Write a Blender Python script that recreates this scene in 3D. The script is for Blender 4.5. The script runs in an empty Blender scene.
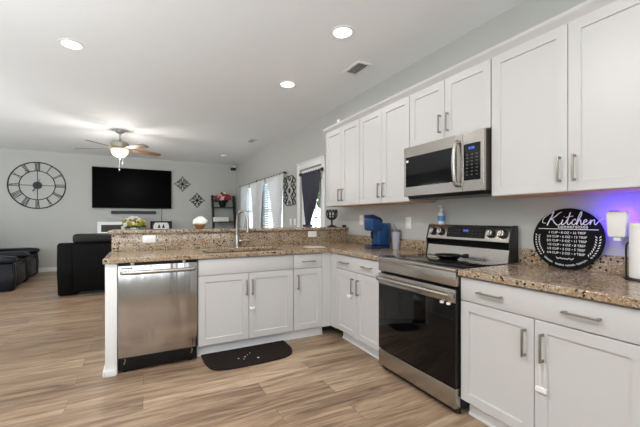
import bpy, bmesh, math, random
from mathutils import Vector, Matrix, Euler
random.seed(7)
PI = math.pi
SC = bpy.context.scene
COL = SC.collection

# ---------------------------------------------------------------- camera, world, exposure
cd = bpy.data.cameras.new('camera'); cam = bpy.data.objects.new('camera', cd); COL.objects.link(cam)
cam.location = (0, 0, 1.23); cam.rotation_euler = (PI/2, 0, -0.4577)
cd.sensor_width = 36; cd.lens = 327.35/640*36
cd.shift_x = (320-304.36)/640; cd.shift_y = (217.95-213.5)/640
cd.clip_start = .02
SC.camera = cam
SC.view_settings.view_transform = 'Standard'; SC.view_settings.look = 'None'
SC.view_settings.exposure = 0.14; SC.view_settings.gamma = 1.0
SC.view_settings.use_curve_mapping = False
world = bpy.data.worlds.new('World'); SC.world = world; world.use_nodes = True
wn = world.node_tree; bg = wn.nodes['Background']
bg.inputs[1].default_value = 5.5
wt = wn.nodes.new('ShaderNodeTexCoord'); wsx = wn.nodes.new('ShaderNodeSeparateXYZ'); wr = wn.nodes.new('ShaderNodeValToRGB')
wn.links.new(wt.outputs['Generated'], wsx.inputs[0])
wmr = wn.nodes.new('ShaderNodeMapRange'); wmr.inputs['From Min'].default_value = -1; wn.links.new(wsx.outputs['Z'], wmr.inputs['Value'])
wn.links.new(wmr.outputs[0], wr.inputs[0]); wn.links.new(wr.outputs[0], bg.inputs[0])
wr.color_ramp.elements[0].position = .46; wr.color_ramp.elements[0].color = (.95, .98, 1, 1)      # lower half brightened as unseen pale ground, to lift the ceiling
wr.color_ramp.elements[1].position = .54; wr.color_ramp.elements[1].color = (.52, .58, .64, 1)    # hazy sky
CAN_W = 4.0            # watts of each recessed ceiling light
FAN_W = 44.0
def area(name, loc, rot, sx, sy, w, col=(1, 1, 1)):
    l = bpy.data.lights.new(name, 'AREA'); l.shape = 'RECTANGLE'; l.size = sx; l.size_y = sy; l.energy = w; l.color = col
    o = bpy.data.objects.new(name, l); COL.objects.link(o); o.location = loc; o.rotation_euler = rot
area('added_fill_light', (-1.7, -1.2, 1.5), (PI-.3, 0, 0), 3.0, 2.0, 92, (.88, .95, 1))      # added fill lamp out of frame, throwing light on the ceiling
area('added_fill_light', (-1.75, 1.9, .7), (PI, 0, 0), 1.8, 1.8, 46, (.88, .95, 1))  # second added fill lamp, facing straight up at the ceiling
area('added_fill_light', (-3.3, 4.6, .5), (PI-1.4, 0, -.35), 1.9, 3.4, 88, (.9, .95, 1))  # third added fill lamp, aimed mainly at the far wall
SC.cycles.max_bounces = 10; SC.cycles.diffuse_bounces = 6; SC.cycles.sample_clamp_indirect = 6
SC.cycles.use_denoising = True

# ---------------------------------------------------------------- materials
def lin(r, g, b):
    def f(c):
        c /= 255.; return c/12.92 if c <= .04045 else ((c+.055)/1.055)**2.4
    return (f(r), f(g), f(b), 1)
MATS = {}
def mat(name, rgb, rough=.5, metal=0., spec=.5, bump=None, emit=None, trans=0., alpha=1., coat=0., vary=.0):
    m = bpy.data.materials.new(name); m.use_nodes = True; nt = m.node_tree
    b = nt.nodes['Principled BSDF']; b.inputs['Base Color'].default_value = lin(*rgb)
    b.inputs['Roughness'].default_value = rough; b.inputs['Metallic'].default_value = metal
    b.inputs['Specular IOR Level'].default_value = spec
    b.inputs['Transmission Weight'].default_value = trans; b.inputs['Coat Weight'].default_value = coat
    b.inputs['Alpha'].default_value = alpha
    if emit:
        b.inputs['Emission Color'].default_value = lin(*emit[0]); b.inputs['Emission Strength'].default_value = emit[1]
    tc = nt.nodes.new('ShaderNodeTexCoord')
    if vary:
        n = nt.nodes.new('ShaderNodeTexNoise'); n.inputs['Scale'].default_value = 6; n.inputs['Detail'].default_value = 4
        nt.links.new(tc.outputs['Object'], n.inputs['Vector'])
        h = nt.nodes.new('ShaderNodeHueSaturation'); h.inputs['Color'].default_value = lin(*rgb)
        mr = nt.nodes.new('ShaderNodeMapRange'); mr.inputs['To Min'].default_value = 1-vary; mr.inputs['To Max'].default_value = 1+vary
        nt.links.new(n.outputs['Fac'], mr.inputs['Value']); nt.links.new(mr.outputs[0], h.inputs['Value'])
        nt.links.new(h.outputs[0], b.inputs['Base Color'])
    if bump:
        sc, st, stretch = bump[:3]; dist = bump[3] if len(bump) > 3 else .01
        mp = nt.nodes.new('ShaderNodeMapping'); mp.inputs['Scale'].default_value = stretch
        n = nt.nodes.new('ShaderNodeTexNoise'); n.inputs['Scale'].default_value = sc; n.inputs['Detail'].default_value = 3
        bp = nt.nodes.new('ShaderNodeBump'); bp.inputs['Strength'].default_value = st; bp.inputs['Distance'].default_value = dist
        nt.links.new(tc.outputs['Object'], mp.inputs[0]); nt.links.new(mp.outputs[0], n.inputs['Vector'])
        nt.links.new(n.outputs['Fac'], bp.inputs['Height']); nt.links.new(bp.outputs[0], b.inputs['Normal'])
    MATS[name] = m; return m
def ramp(nt, src, stops, mode='LINEAR'):
    r = nt.nodes.new('ShaderNodeValToRGB'); cr = r.color_ramp; cr.interpolation = mode
    while len(cr.elements) < len(stops): cr.elements.new(.5)
    for e, (p, c) in zip(cr.elements, stops):
        e.position = p; e.color = lin(*c) if len(c) == 3 else c
    nt.links.new(src, r.inputs[0]); return r
def mix(nt, fac, a, b, mode='MIX'):
    x = nt.nodes.new('ShaderNodeMix'); x.data_type = 'RGBA'; x.blend_type = mode
    for i, v in ((0, fac), (6, a), (7, b)):
        if hasattr(v, 'links') or hasattr(v, 'is_linked'): nt.links.new(v, x.inputs[i])
        else: x.inputs[i].default_value = v
    return x.outputs[2]

def granite(name):
    m = bpy.data.materials.new(name); m.use_nodes = True; nt = m.node_tree; b = nt.nodes['Principled BSDF']
    tc = nt.nodes.new('ShaderNodeTexCoord'); co = tc.outputs['Object']
    def noise(s, d=4, rough=.55):
        n = nt.nodes.new('ShaderNodeTexNoise'); n.inputs['Scale'].default_value = s; n.inputs['Detail'].default_value = d
        n.inputs['Roughness'].default_value = rough; nt.links.new(co, n.inputs['Vector']); return n.outputs['Fac']
    def vor(s):
        v = nt.nodes.new('ShaderNodeTexVoronoi'); v.inputs['Scale'].default_value = s
        nt.links.new(co, v.inputs['Vector'])
        sp = nt.nodes.new('ShaderNodeSeparateColor'); nt.links.new(v.outputs['Color'], sp.inputs[0]); return sp.outputs
    base = ramp(nt, noise(7, 5), [(.3, (128, 102, 78)), (.45, (164, 132, 98)), (.58, (174, 153, 124)), (.75, (162, 155, 145))]).outputs[0]
    v1 = vor(135)
    gr = ramp(nt, v1[1], [(0, (74, 58, 47)), (.14, (132, 107, 84)), (.34, (164, 148, 126)), (.7, (206, 200, 186)), (.86, (136, 132, 127))], 'CONSTANT').outputs[0]
    c1 = mix(nt, .5, base, gr)
    v2 = vor(95)
    k = ramp(nt, v2[0], [(0, (255, 255, 255)), (.09, (0, 0, 0))], 'CONSTANT').outputs[0]
    c2 = mix(nt, k, c1, lin(44, 38, 34))
    n3 = ramp(nt, noise(60, 3), [(.56, (0, 0, 0)), (.63, (140, 140, 140))]).outputs[0]
    c3 = mix(nt, n3, c2, lin(112, 82, 58))
    nt.links.new(c3, b.inputs['Base Color'])
    b.inputs['Roughness'].default_value = .16; b.inputs['Specular IOR Level'].default_value = .5
    MATS[name] = m; return m

def floor_mat(name):
    m = bpy.data.materials.new(name); m.use_nodes = True; nt = m.node_tree; b = nt.nodes['Principled BSDF']
    tc = nt.nodes.new('ShaderNodeTexCoord'); co = tc.outputs['Object']
    br = nt.nodes.new('ShaderNodeTexBrick'); nt.links.new(co, br.inputs['Vector'])
    br.offset = .37; br.offset_frequency = 2
    for k, v in (('Scale', 1), ('Mortar Size', .0013), ('Mortar Smooth', .3), ('Bias', 0.), ('Brick Width', 1.22), ('Row Height', .18)):
        br.inputs[k].default_value = v
    br.inputs['Color1'].default_value = (0, 0, 0, 1); br.inputs['Color2'].default_value = (1, 1, 1, 1); br.inputs['Mortar'].default_value = (.5, .5, .5, 1)
    pl = ramp(nt, br.outputs['Color'], [(0, (166, 142, 119)), (.5, (181, 156, 131)), (1, (195, 171, 145))]).outputs[0]
    add = nt.nodes.new('ShaderNodeVectorMath'); add.operation = 'MULTIPLY_ADD'
    nt.links.new(br.outputs['Color'], add.inputs[0]); add.inputs[1].default_value = (9, 5, 3); nt.links.new(co, add.inputs[2])
    def noise(sx, sy, d, dist=0):
        mp = nt.nodes.new('ShaderNodeMapping'); mp.inputs['Scale'].default_value = (sx, sy, 1); nt.links.new(add.outputs[0], mp.inputs[0])
        n = nt.nodes.new('ShaderNodeTexNoise'); n.inputs['Scale'].default_value = 1; n.inputs['Detail'].default_value = d
        n.inputs['Distortion'].default_value = dist; nt.links.new(mp.outputs[0], n.inputs['Vector']); return n.outputs['Fac']
    g1 = ramp(nt, noise(1.6, 15, 6, 1.2), [(.3, (168, 158, 150)), (.5, (226, 222, 218)), (.7, (255, 255, 255))]).outputs[0]
    g2 = ramp(nt, noise(5, 70, 4), [(.3, (205, 200, 196)), (.6, (255, 255, 255))]).outputs[0]
    c = mix(nt, 1, pl, g1, 'MULTIPLY'); c = mix(nt, .8, c, g2, 'MULTIPLY')
    c = mix(nt, br.outputs['Fac'], c, lin(96, 78, 62))
    nt.links.new(c, b.inputs['Base Color']); b.inputs['Roughness'].default_value = .36; b.inputs['Specular IOR Level'].default_value = .4
    MATS[name] = m; return m

granite('granite'); floor_mat('plank_floor')
mat('wall_paint', (187, 188, 184), .85, bump=(180, .08, (1, 1, 1)))
mat('ceiling_paint', (242, 245, 247), .9, bump=(120, .1, (1, 1, 1)))
mat('trim_paint', (236, 236, 236), .45)
mat('cabinet_paint', (200, 199, 198), .35)
mat('maple', (214, 170, 120), .5, vary=.08, bump=(30, .05, (1, 12, 1)))
mat('steel', (186, 183, 180), .17, 1., bump=(5.5, 1., (1, 1, .08), .024))
mat('steel_horizontal', (180, 175, 168), .27, 1., bump=(200, .04, (1, .02, 1)))
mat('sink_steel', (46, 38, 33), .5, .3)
mat('nickel', (182, 178, 172), .32, 1.)
mat('pull_metal', (165, 160, 152), .38, 1.)
mat('black_glass', (6, 6, 7), .06, spec=.34)
mat('black_enamel', (16, 15, 15), .35)
mat('dark_case', (50, 44, 40), .5)
mat('black_plastic', (12, 12, 12), .5, spec=.3)
mat('black_metal', (24, 24, 25), .5)
mat('tv_glass', (3, 3, 4), .3, spec=.02)
mat('white_plastic', (238, 238, 236), .4)
mat('clear_plastic', (238, 238, 236), .25, alpha=.75)
mat('leather_black', (8, 8, 8), .6, bump=(60, .25, (1, 1, 1)), spec=.12)
mat('leather_black_lit', (24, 23, 22), .5, bump=(30, .5, (1, 1, 1)), spec=.3)  # headrest leather, the light it catches put into a lighter colour
mat('leather_navy', (10, 12, 20), .42, bump=(60, .25, (1, 1, 1)), spec=.22)
mat('mat_brown', (34, 27, 24), .8, spec=.15, bump=(90, .3, (1, 1, 1)), vary=.1)
mat('coffee_blue', (14, 62, 114), .38)
mat('coffee_navy', (14, 40, 78), .35)
mat('tumbler_lilac', (178, 175, 188), .4)
mat('smoke_plastic', (120, 120, 126), .2, alpha=.8)
mat('paper', (240, 239, 236), .95, bump=(200, .2, (1, 1, 1)))
mat('wicker', (150, 104, 62), .75, bump=(120, .6, (1, 1, 4)), vary=.25)
mat('flower_white', (242, 240, 234), .8)
mat('flower_yellow', (214, 186, 66), .75)
mat('flower_red', (176, 34, 44), .75)
mat('flower_dusk', (120, 60, 66), .75)
mat('flower_lime', (150, 150, 62), .75)
mat('flower_pink', (226, 170, 168), .75)
mat('leaf_green', (84, 104, 44), .65, vary=.2)
mat('leaf_dark', (40, 58, 34), .65, vary=.2)
mat('print_dark', (46, 44, 46), .6, vary=.3)
mat('sheer_white', (240, 240, 240), .9)
mat('curtain_slate', (62, 62, 74), .9, vary=.1)
mat('blade_wood', (104, 74, 50), .45, bump=(40, .05, (1, 1, 1)), vary=.2)
mat('bowl_glass', (255, 240, 214), .4, emit=((255, 232, 196), .8))
mat('lamp_lens', (255, 255, 255), .5, emit=((255, 250, 240), 9))
mat('led_blue', (60, 110, 220), .5, emit=((90, 140, 255), .5))
mat('led_purple', (60, 40, 255), .5, emit=((72, 34, 255), 60))
mat('label_blue', (84, 140, 196), .5)
mat('sign_black', (16, 16, 17), .75, spec=.15)
mat('sign_white', (236, 236, 234), .6)
mat('vent_dark', (90, 88, 86), .7)
mat('concrete', (120, 120, 116), .9, vary=.08)
mat('siding', (150, 152, 150), .8, bump=(3, .2, (1, 1, 8)))
mat('hedge', (74, 92, 52), .8, vary=.3)
mat('chrome', (200, 200, 200), .12, 1.)
def glass_mat():
    m = bpy.data.materials.new('window_glass'); m.use_nodes = True; nt = m.node_tree
    nt.nodes.remove(nt.nodes['Principled BSDF'])
    t = nt.nodes.new('ShaderNodeBsdfTransparent'); g = nt.nodes.new('ShaderNodeBsdfGlossy'); g.inputs['Roughness'].default_value = .02
    x = nt.nodes.new('ShaderNodeMixShader'); x.inputs[0].default_value = .035
    nt.links.new(t.outputs[0], x.inputs[1]); nt.links.new(g.outputs[0], x.inputs[2])
    nt.links.new(x.outputs[0], nt.nodes['Material Output'].inputs[0]); MATS['window_glass'] = m
glass_mat()
# translucent sheers and blinds let daylight through
def translucent(name, rgb, w):
    m = bpy.data.materials.new(name); m.use_nodes = True; nt = m.node_tree; b = nt.nodes['Principled BSDF']
    b.inputs['Base Color'].default_value = lin(*rgb); b.inputs['Roughness'].default_value = .9
    t = nt.nodes.new('ShaderNodeBsdfTranslucent'); t.inputs[0].default_value = lin(*rgb)
    x = nt.nodes.new('ShaderNodeMixShader'); x.inputs[0].default_value = w
    nt.links.new(b.outputs[0], x.inputs[1]); nt.links.new(t.outputs[0], x.inputs[2])
    nt.links.new(x.outputs[0], nt.nodes['Material Output'].inputs[0]); MATS[name] = m
translucent('sheer_white', (244, 244, 244), .5)
translucent('blind_white', (226, 236, 240), .12)

# ---------------------------------------------------------------- mesh helpers
class MB:
    def __init__(s): s.bm = bmesh.new()
    def _bev(s, vs, bev, seg=2):
        if bev:
            es = {e for v in vs for e in v.link_edges}
            bmesh.ops.bevel(s.bm, geom=list(es), offset=bev, segments=seg, affect='EDGES', profile=.5)
    def box(s, x0, x1, y0, y1, z0, z1, bev=0, seg=2, M=None):
        x0, x1 = sorted((x0, x1)); y0, y1 = sorted((y0, y1)); z0, z1 = sorted((z0, z1))
        vs = [s.bm.verts.new((x, y, z)) for z in (z0, z1) for y in (y0, y1) for x in (x0, x1)]
        for f in ((0, 2, 3, 1), (4, 5, 7, 6), (0, 1, 5, 4), (2, 6, 7, 3), (0, 4, 6, 2), (1, 3, 7, 5)):
            s.bm.faces.new([vs[i] for i in f])
        if M: bmesh.ops.transform(s.bm, matrix=M, verts=vs)
        s._bev(vs, bev, seg); return s
    def cyl(s, p0, p1, r0, r1=None, seg=16, caps=True):
        r1 = r0 if r1 is None else r1
        p0, p1 = Vector(p0), Vector(p1); d = (p1-p0).normalized()
        a = d.orthogonal().normalized(); b = d.cross(a)
        A = [s.bm.verts.new(p0+(a*math.cos(t)+b*math.sin(t))*r0) for t in (2*PI*i/seg for i in range(seg))]
        B = [s.bm.verts.new(p1+(a*math.cos(t)+b*math.sin(t))*r1) for t in (2*PI*i/seg for i in range(seg))]
        for i in range(seg):
            j = (i+1) % seg; s.bm.faces.new((A[i], A[j], B[j], B[i]))
        if caps: s.bm.faces.new(A[::-1]); s.bm.faces.new(B)
        return s
    def tube(s, pts, r, seg=8, closed=False, flat=1.):
        pts = [Vector(p) for p in pts]; n = len(pts); rings = []; prev = None
        for i, p in enumerate(pts):
            if closed: t = pts[(i+1) % n]-pts[i-1]
            else: t = pts[min(i+1, n-1)]-pts[max(i-1, 0)]
            t.normalize()
            a = t.orthogonal().normalized() if prev is None else (prev-t*prev.dot(t)).normalized()
            prev = a; b = t.cross(a); rr = r[i] if isinstance(r, (list, tuple)) else r
            rings.append([s.bm.verts.new(p+(a*math.cos(q)+b*math.sin(q))*rr) for q in (2*PI*k/seg for k in range(seg))])
        m = n if closed else n-1
        for i in range(m):
            A, B = rings[i], rings[(i+1) % n]
            off = 0
            if closed and i == n-1:
                off = min(range(seg), key=lambda o: (A[0].co-B[o].co).length)
            for k in range(seg):
                s.bm.faces.new((A[k], A[(k+1) % seg], B[(k+1+off) % seg], B[(k+off) % seg]))
        if not closed: s.bm.faces.new(rings[0][::-1]); s.bm.faces.new(rings[-1])
        return s
    def lathe(s, prof, c=(0, 0, 0), seg=24, M=None):
        c = Vector(c); rings = []; allv = []
        for r, z in prof:
            if r < 1e-5: ring = [s.bm.verts.new(c+Vector((0, 0, z)))]
            else: ring = [s.bm.verts.new(c+Vector((r*math.cos(2*PI*k/seg), r*math.sin(2*PI*k/seg), z))) for k in range(seg)]
            rings.append(ring); allv += ring
        for A, B in zip(rings, rings[1:]):
            for k in range(seg):
                j = (k+1) % seg
                if len(A) == 1 and len(B) == 1: break
                if len(A) == 1: s.bm.faces.new((A[0], B[j], B[k]))
                elif len(B) == 1: s.bm.faces.new((A[k], A[j], B[0]))
                else: s.bm.faces.new((A[k], A[j], B[j], B[k]))
        if M: bmesh.ops.transform(s.bm, matrix=M, verts=allv)
        return s
    def ell(s, c, rx, ry, rz, seg=12, M=None):
        n = max(4, seg//2); prof = [(math.sin(PI*i/n), -math.cos(PI*i/n)) for i in range(n+1)]
        T = Matrix.Translation(c) @ (M if M else Matrix()) @ Matrix.Diagonal((rx, ry, rz, 1))
        return s.lathe([(max(r, 0) if 0 < i < n else 0, z) for i, (r, z) in enumerate(prof)], seg=seg, M=T)
    def prism(s, poly, fn, bev=0):              # poly in 2D; fn(p, 0/1) -> 3D
        A = [s.bm.verts.new(fn(p, 0)) for p in poly]; B = [s.bm.verts.new(fn(p, 1)) for p in poly]; n = len(poly)
        s.bm.faces.new(A[::-1]); s.bm.faces.new(B)
        for i in range(n):
            j = (i+1) % n; s.bm.faces.new((A[i], A[j], B[j], B[i]))
        s._bev(A+B, bev); return s
    def grid(s, us, vs, keep, fn):              # solid slab with cut-outs; fn(u, v, 0/1) -> 3D
        V = {}
        def v(i, j, k):
            if (i, j, k) not in V: V[i, j, k] = s.bm.verts.new(fn(us[i], vs[j], k))
            return V[i, j, k]
        nu, nv = len(us)-1, len(vs)-1
        K = lambda i, j: 0 <= i < nu and 0 <= j < nv and keep((us[i]+us[i+1])/2, (vs[j]+vs[j+1])/2)
        for i in range(nu):
            for j in range(nv):
                if not K(i, j): continue
                s.bm.faces.new((v(i, j, 1), v(i+1, j, 1), v(i+1, j+1, 1), v(i, j+1, 1)))
                s.bm.faces.new((v(i, j, 0), v(i, j+1, 0), v(i+1, j+1, 0), v(i+1, j, 0)))
                for (a, b, di, dj) in (((i, j), (i+1, j), 0, -1), ((i+1, j), (i+1, j+1), 1, 0), ((i+1, j+1), (i, j+1), 0, 1), ((i, j+1), (i, j), -1, 0)):
                    if not K(i+di, j+dj):
                        s.bm.faces.new((v(*a, 0), v(*b, 0), v(*b, 1), v(*a, 1)))
        return s
    def sheet(s, fn, nu, nv):                   # open surface fn(u,v) u,v in 0..1
        g = [[s.bm.verts.new(fn(i/nu, j/nv)) for j in range(nv+1)] for i in range(nu+1)]
        for i in range(nu):
            for j in range(nv): s.bm.faces.new((g[i][j], g[i+1][j], g[i+1][j+1], g[i][j+1]))
        return s

WL = {}
def wl(o): return WL.get(o.name, Vector((0, 0, 0)))
def link_mesh(name, mb, material, parent=None, smooth=True, bevel=0, solid=0, origin=None):
    """mb is in world coordinates; the object's origin is its parent's, or origin, or the middle of its base"""
    bm = mb.bm
    bmesh.ops.recalc_face_normals(bm, faces=bm.faces[:])
    if parent is not None: org = wl(parent)
    elif origin is not None: org = Vector(origin)
    else: org = Vector((0, 0, 0))
    bmesh.ops.translate(bm, verts=bm.verts[:], vec=-org)
    me = bpy.data.meshes.new(name); bm.to_mesh(me); bm.free()
    o = bpy.data.objects.new(name, me); COL.objects.link(o)
    me.materials.append(MATS[material])
    if smooth:
        for p in me.polygons: p.use_smooth = True
        try:
            me.set_sharp_from_angle(angle=math.radians(38))
        except Exception: pass
    if bevel:
        md = o.modifiers.new('bevel', 'BEVEL'); md.width = bevel; md.segments = 2; md.limit_method = 'ANGLE'; md.angle_limit = math.radians(40)
    if solid:
        md = o.modifiers.new('solid', 'SOLIDIFY'); md.thickness = solid; md.offset = 0
    if parent is not None:
        o.parent = parent; WL[o.name] = org
    else:
        o.location = org; WL[o.name] = org
    return o
def tag(o, label, cat, group=None):
    o['label'] = label; o['category'] = cat
    if group: o['group'] = group
    return o
def thing(name, label, cat, loc, group=None):
    o = bpy.data.objects.new(name, None); COL.objects.link(o); o.empty_display_size = .1
    o.location = loc; WL[o.name] = Vector(loc); return tag(o, label, cat, group)
def struct(name, mb, m, parent=None, **k):
    o = link_mesh(name, mb, m, parent, **k)
    if parent is None: o['kind'] = 'structure'
    return o
def part(name, mb, m, parent, label=None, **k):
    o = link_mesh(name, mb, m, parent, **k)
    if label: o['label'] = label
    return o
def text(body, size, M, m, parent, name='lettering', align='CENTER', extrude=.0006, spacing=1.):
    cu = bpy.data.curves.new(name, 'FONT'); cu.body = body; cu.size = size; cu.align_x = align; cu.align_y = 'CENTER'
    cu.extrude = extrude; cu.space_character = spacing; cu.resolution_u = 3
    o = bpy.data.objects.new(name, cu); COL.objects.link(o); cu.materials.append(MATS[m])
    bpy.context.view_layer.update()
    me = bpy.data.meshes.new_from_object(o.evaluated_get(bpy.context.evaluated_depsgraph_get()))
    bpy.data.objects.remove(o); me.name = name
    o = bpy.data.objects.new(name, me); COL.objects.link(o)
    if not me.materials: me.materials.append(MATS[m])
    o.parent = parent; WL[o.name] = wl(parent)
    o.matrix_basis = Matrix.Translation(-wl(parent)) @ M
    return o
def spline(pts, n=6, closed=False):
    P = [Vector(p) for p in pts]; out = []; m = len(P)
    rng = range(m) if closed else range(m-1)
    for i in rng:
        if closed: a, b, c, d = P[i-1], P[i], P[(i+1) % m], P[(i+2) % m]
        else: a, b, c, d = P[max(i-1, 0)], P[i], P[i+1], P[min(i+2, m-1)]
        for k in range(n):
            t = k/n
            out.append(.5*((2*b)+(c-a)*t+(2*a-5*b+4*c-d)*t*t+(3*b-a-3*c+d)*t**3))
    if not closed: out.append(P[-1])
    return out

# ---------------------------------------------------------------- measures (metres)
WX, FY, CZ = 2.382, 9.30, 2.745          # right wall, far wall, ceiling
LX, BY = -4.4, -3.2                      # left and back wall, out of the picture
XB, XU, YP = 1.758, 2.055, 2.944         # base door faces, upper door faces, peninsula door faces
CT = .914                                # counter top
BAR0, BAR1 = 1.080, 1.110

# ---------------------------------------------------------------- setting
struct('floor', MB().box(LX, WX, BY, FY, -.05, 0), 'plank_floor', smooth=False)
struct('ceiling', MB().box(LX, WX, BY, FY, CZ, CZ+.06), 'ceiling_paint', smooth=False)
struct('wall_far', MB().box(LX-.12, WX+.12, FY, FY+.12, -.05, CZ+.06), 'wall_paint', smooth=False)
WIN = [(5.76, 6.9), (7.2, 8.34)]; WZ = (.78, 2.03); DOOR = (4.24, 5.0); DZ = 2.03
def rkeep(y, z):
    if any(a < y < b and WZ[0] < z < WZ[1] for a, b in WIN): return False
    return not (DOOR[0] < y < DOOR[1] and 0 < z < DZ)
struct('wall_right', MB().grid([BY, DOOR[0], DOOR[1], 5.76, 6.9, 7.2, 8.34, FY], [-.05, 0, WZ[0], WZ[1]+.0001 if WZ[1] == DZ else WZ[1], CZ+.06],
       rkeep, lambda y, z, k: (WX+.12*k, y, z)), 'wall_paint', smooth=False)
LW = [(3.8, 4.4), (7.2, 8.2)]; LZ = (1.4, 2.4)
struct('wall_left', MB().grid([BY, 3.8, 4.4, 7.2, 8.2, FY], [-.05, LZ[0], LZ[1], CZ+.06],
       lambda y, z: not any(a < y < b and LZ[0] < z < LZ[1] for a, b in LW), lambda y, z, k: (LX-.12*k, y, z)), 'wall_paint', smooth=False)
BWS = [(-4.1, -1.5), (-.5, 2.1)]; BZ = (1.45, 2.65)
struct('wall_back', MB().grid([LX-.12, -4.1, -1.5, -.5, 2.1, WX+.12], [-.05, BZ[0], BZ[1], CZ+.06],
       lambda x, z: not any(a < x < b and BZ[0] < z < BZ[1] for a, b in BWS), lambda x, z, k: (x, BY-.12*k, z)), 'wall_paint', smooth=False)
def frame_window(name, fn, u0, u1, z0, z1, mull):
    m = MB(); w = .05
    def bx(a0, a1, b0, b1): m.prism([(a0, b0), (a1, b0), (a1, b1), (a0, b1)], lambda p, k: fn(p[0], p[1], .03+.05*k))
    bx(u0, u1, z0, z0+w); bx(u0, u1, z1-w, z1); bx(u0, u0+w, z0+w, z1-w); bx(u1-w, u1, z0+w, z1-w)
    for q in mull: bx(q-.025, q+.025, z0+w, z1-w)
    bx(u0+w, u1-w, (z0+z1)/2-.02, (z0+z1)/2+.02)
    o = struct(name, m, 'trim_paint', smooth=False)
    g = MB(); g.prism([(u0+w, z0+w), (u1-w, z0+w), (u1-w, z1-w), (u0+w, z1-w)], lambda p, k: fn(p[0], p[1], .053+.004*k))
    struct('window_pane', g, 'window_glass', o, smooth=False)
    return o
rf = lambda y, z, n: (WX+n, y, z)
frame_window('window_1', rf, *WIN[0], *WZ, [6.33]); frame_window('window_2', rf, *WIN[1], *WZ, [7.77])
frame_window('added_window_3', lambda y, z, n: (LX-n, y, z), *LW[0], *LZ, [4.1]); frame_window('added_window_4', lambda y, z, n: (LX-n, y, z), *LW[1], *LZ, [7.7])  # unseen left windows, added to let more daylight in
for (a, b), nm in zip(BWS, ('added_window_5', 'added_window_6')): frame_window(nm, lambda x, z, n: (x, BY-n, z), a, b, *BZ, [(a+b)/2])  # unseen back windows, added and shaped for the daylight they give
def portal(loc, rot, sx, sy):
    l = bpy.data.lights.new('daylight_portal', 'AREA'); l.shape = 'RECTANGLE'; l.size = sx; l.size_y = sy; l.cycles.is_portal = True
    o = bpy.data.objects.new('daylight_portal', l); COL.objects.link(o); o.location = loc; o.rotation_euler = rot
for a, b in LW: portal((LX-.14, (a+b)/2, (LZ[0]+LZ[1])/2), (PI/2, 0, -PI/2), b-a, LZ[1]-LZ[0])
for a, b in BWS: portal(((a+b)/2, BY-.14, (BZ[0]+BZ[1])/2), (PI/2, 0, 0), b-a, BZ[1]-BZ[0])
for a, b in WIN: portal((WX+.14, (a+b)/2, (WZ[0]+WZ[1])/2), (PI/2, 0, PI/2), b-a, WZ[1]-WZ[0])
portal((WX+.14, (DOOR[0]+DOOR[1])/2, DZ/2), (PI/2, 0, PI/2), DOOR[1]-DOOR[0], DZ)
# baseboards
struct('baseboard_far', MB().box(LX, WX, FY-.014, FY, 0, .1, .004), 'trim_paint')
struct('baseboard_right', MB().box(WX-.014, WX, 5.12, FY-.014, 0, .1, .004), 'trim_paint')
struct('baseboard_left', MB().box(LX, LX+.014, BY, FY-.014, 0, .1, .004), 'trim_paint')
# glass door in the right wall
m = MB()
tw = .095
m.box(WX-.018, WX-.0005, DOOR[0]-tw, DOOR[0]-.004, 0, DZ+tw, .004); m.box(WX-.018, WX-.0005, DOOR[1]+.004, DOOR[1]+tw, 0, DZ+tw, .004)
m.box(WX-.018, WX-.0005, DOOR[0]-.004, DOOR[1]+.004, DZ+.004, DZ+tw, .004); m.box(WX-.026, WX-.0005, DOOR[0]-tw-.012, DOOR[1]+tw+.012, DZ+tw, DZ+tw+.02, .004)
struct('trim_1', m, 'trim_paint')
m = MB(); d0, d1 = DOOR[0]+.006, DOOR[1]-.006
m.box(WX+.03, WX+.075, d0, d0+.11, .01, DZ-.006); m.box(WX+.03, WX+.075, d1-.11, d1, .01, DZ-.006)
m.box(WX+.03, WX+.075, d0+.11, d1-.11, .01, .25); m.box(WX+.03, WX+.075, d0+.11, d1-.11, DZ-.13, DZ-.006)
dr = struct('door_1', m, 'trim_paint', smooth=False)
m = MB()
for k in (1, 2): y = d0+.11+(d1-d0-.22)*k/3; m.box(WX+.04, WX+.065, y-.009, y+.009, .25, DZ-.13)
for k in range(1, 5): z = .25+(DZ-.38)*k/5; m.box(WX+.041, WX+.064, d0+.11, d1-.11, z-.009, z+.009)
struct('muntin_grille', m, 'trim_paint', dr, smooth=False)
struct('door_pane', MB().box(WX+.05, WX+.055, d0+.11, d1-.11, .25, DZ-.13), 'window_glass', dr, smooth=False)
m = MB().cyl((WX+.03, d1-.055, 1.0), (WX-.01, d1-.055, 1.0), .02).ell((WX-.03, d1-.055, 1.0), .028, .028, .028)
struct('door_handle', m, 'nickel', dr)
# yard outside
struct('yard_ground', MB().box(WX+.12, 16, -2, 16, -.2, -.06), 'concrete', smooth=False)
m = MB().box(9.0, 9.3, 0, 15, -.06, 1.75)
struct('yard_wall', m, 'siding', smooth=False)
t = thing('garden_tree', 'green leafy tree seen outside through the glass door', 'tree', (7.2, 12.2, -.06))
m = MB().cyl((7.2, 12.2, -.06), (7.2, 12.2, 1.9), .1, .07); part('trunk', m, 'blade_wood', t)
m = MB()
for i in range(40):
    a = random.random()*2*PI; q = random.random()**.5
    m.ell((7.2+math.cos(a)*q*.9, 12.2+math.sin(a)*q*.9, 2.5+random.uniform(-.8, .9)), .34, .34, .26, 8)
part('foliage', m, 'hedge', t)

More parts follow.
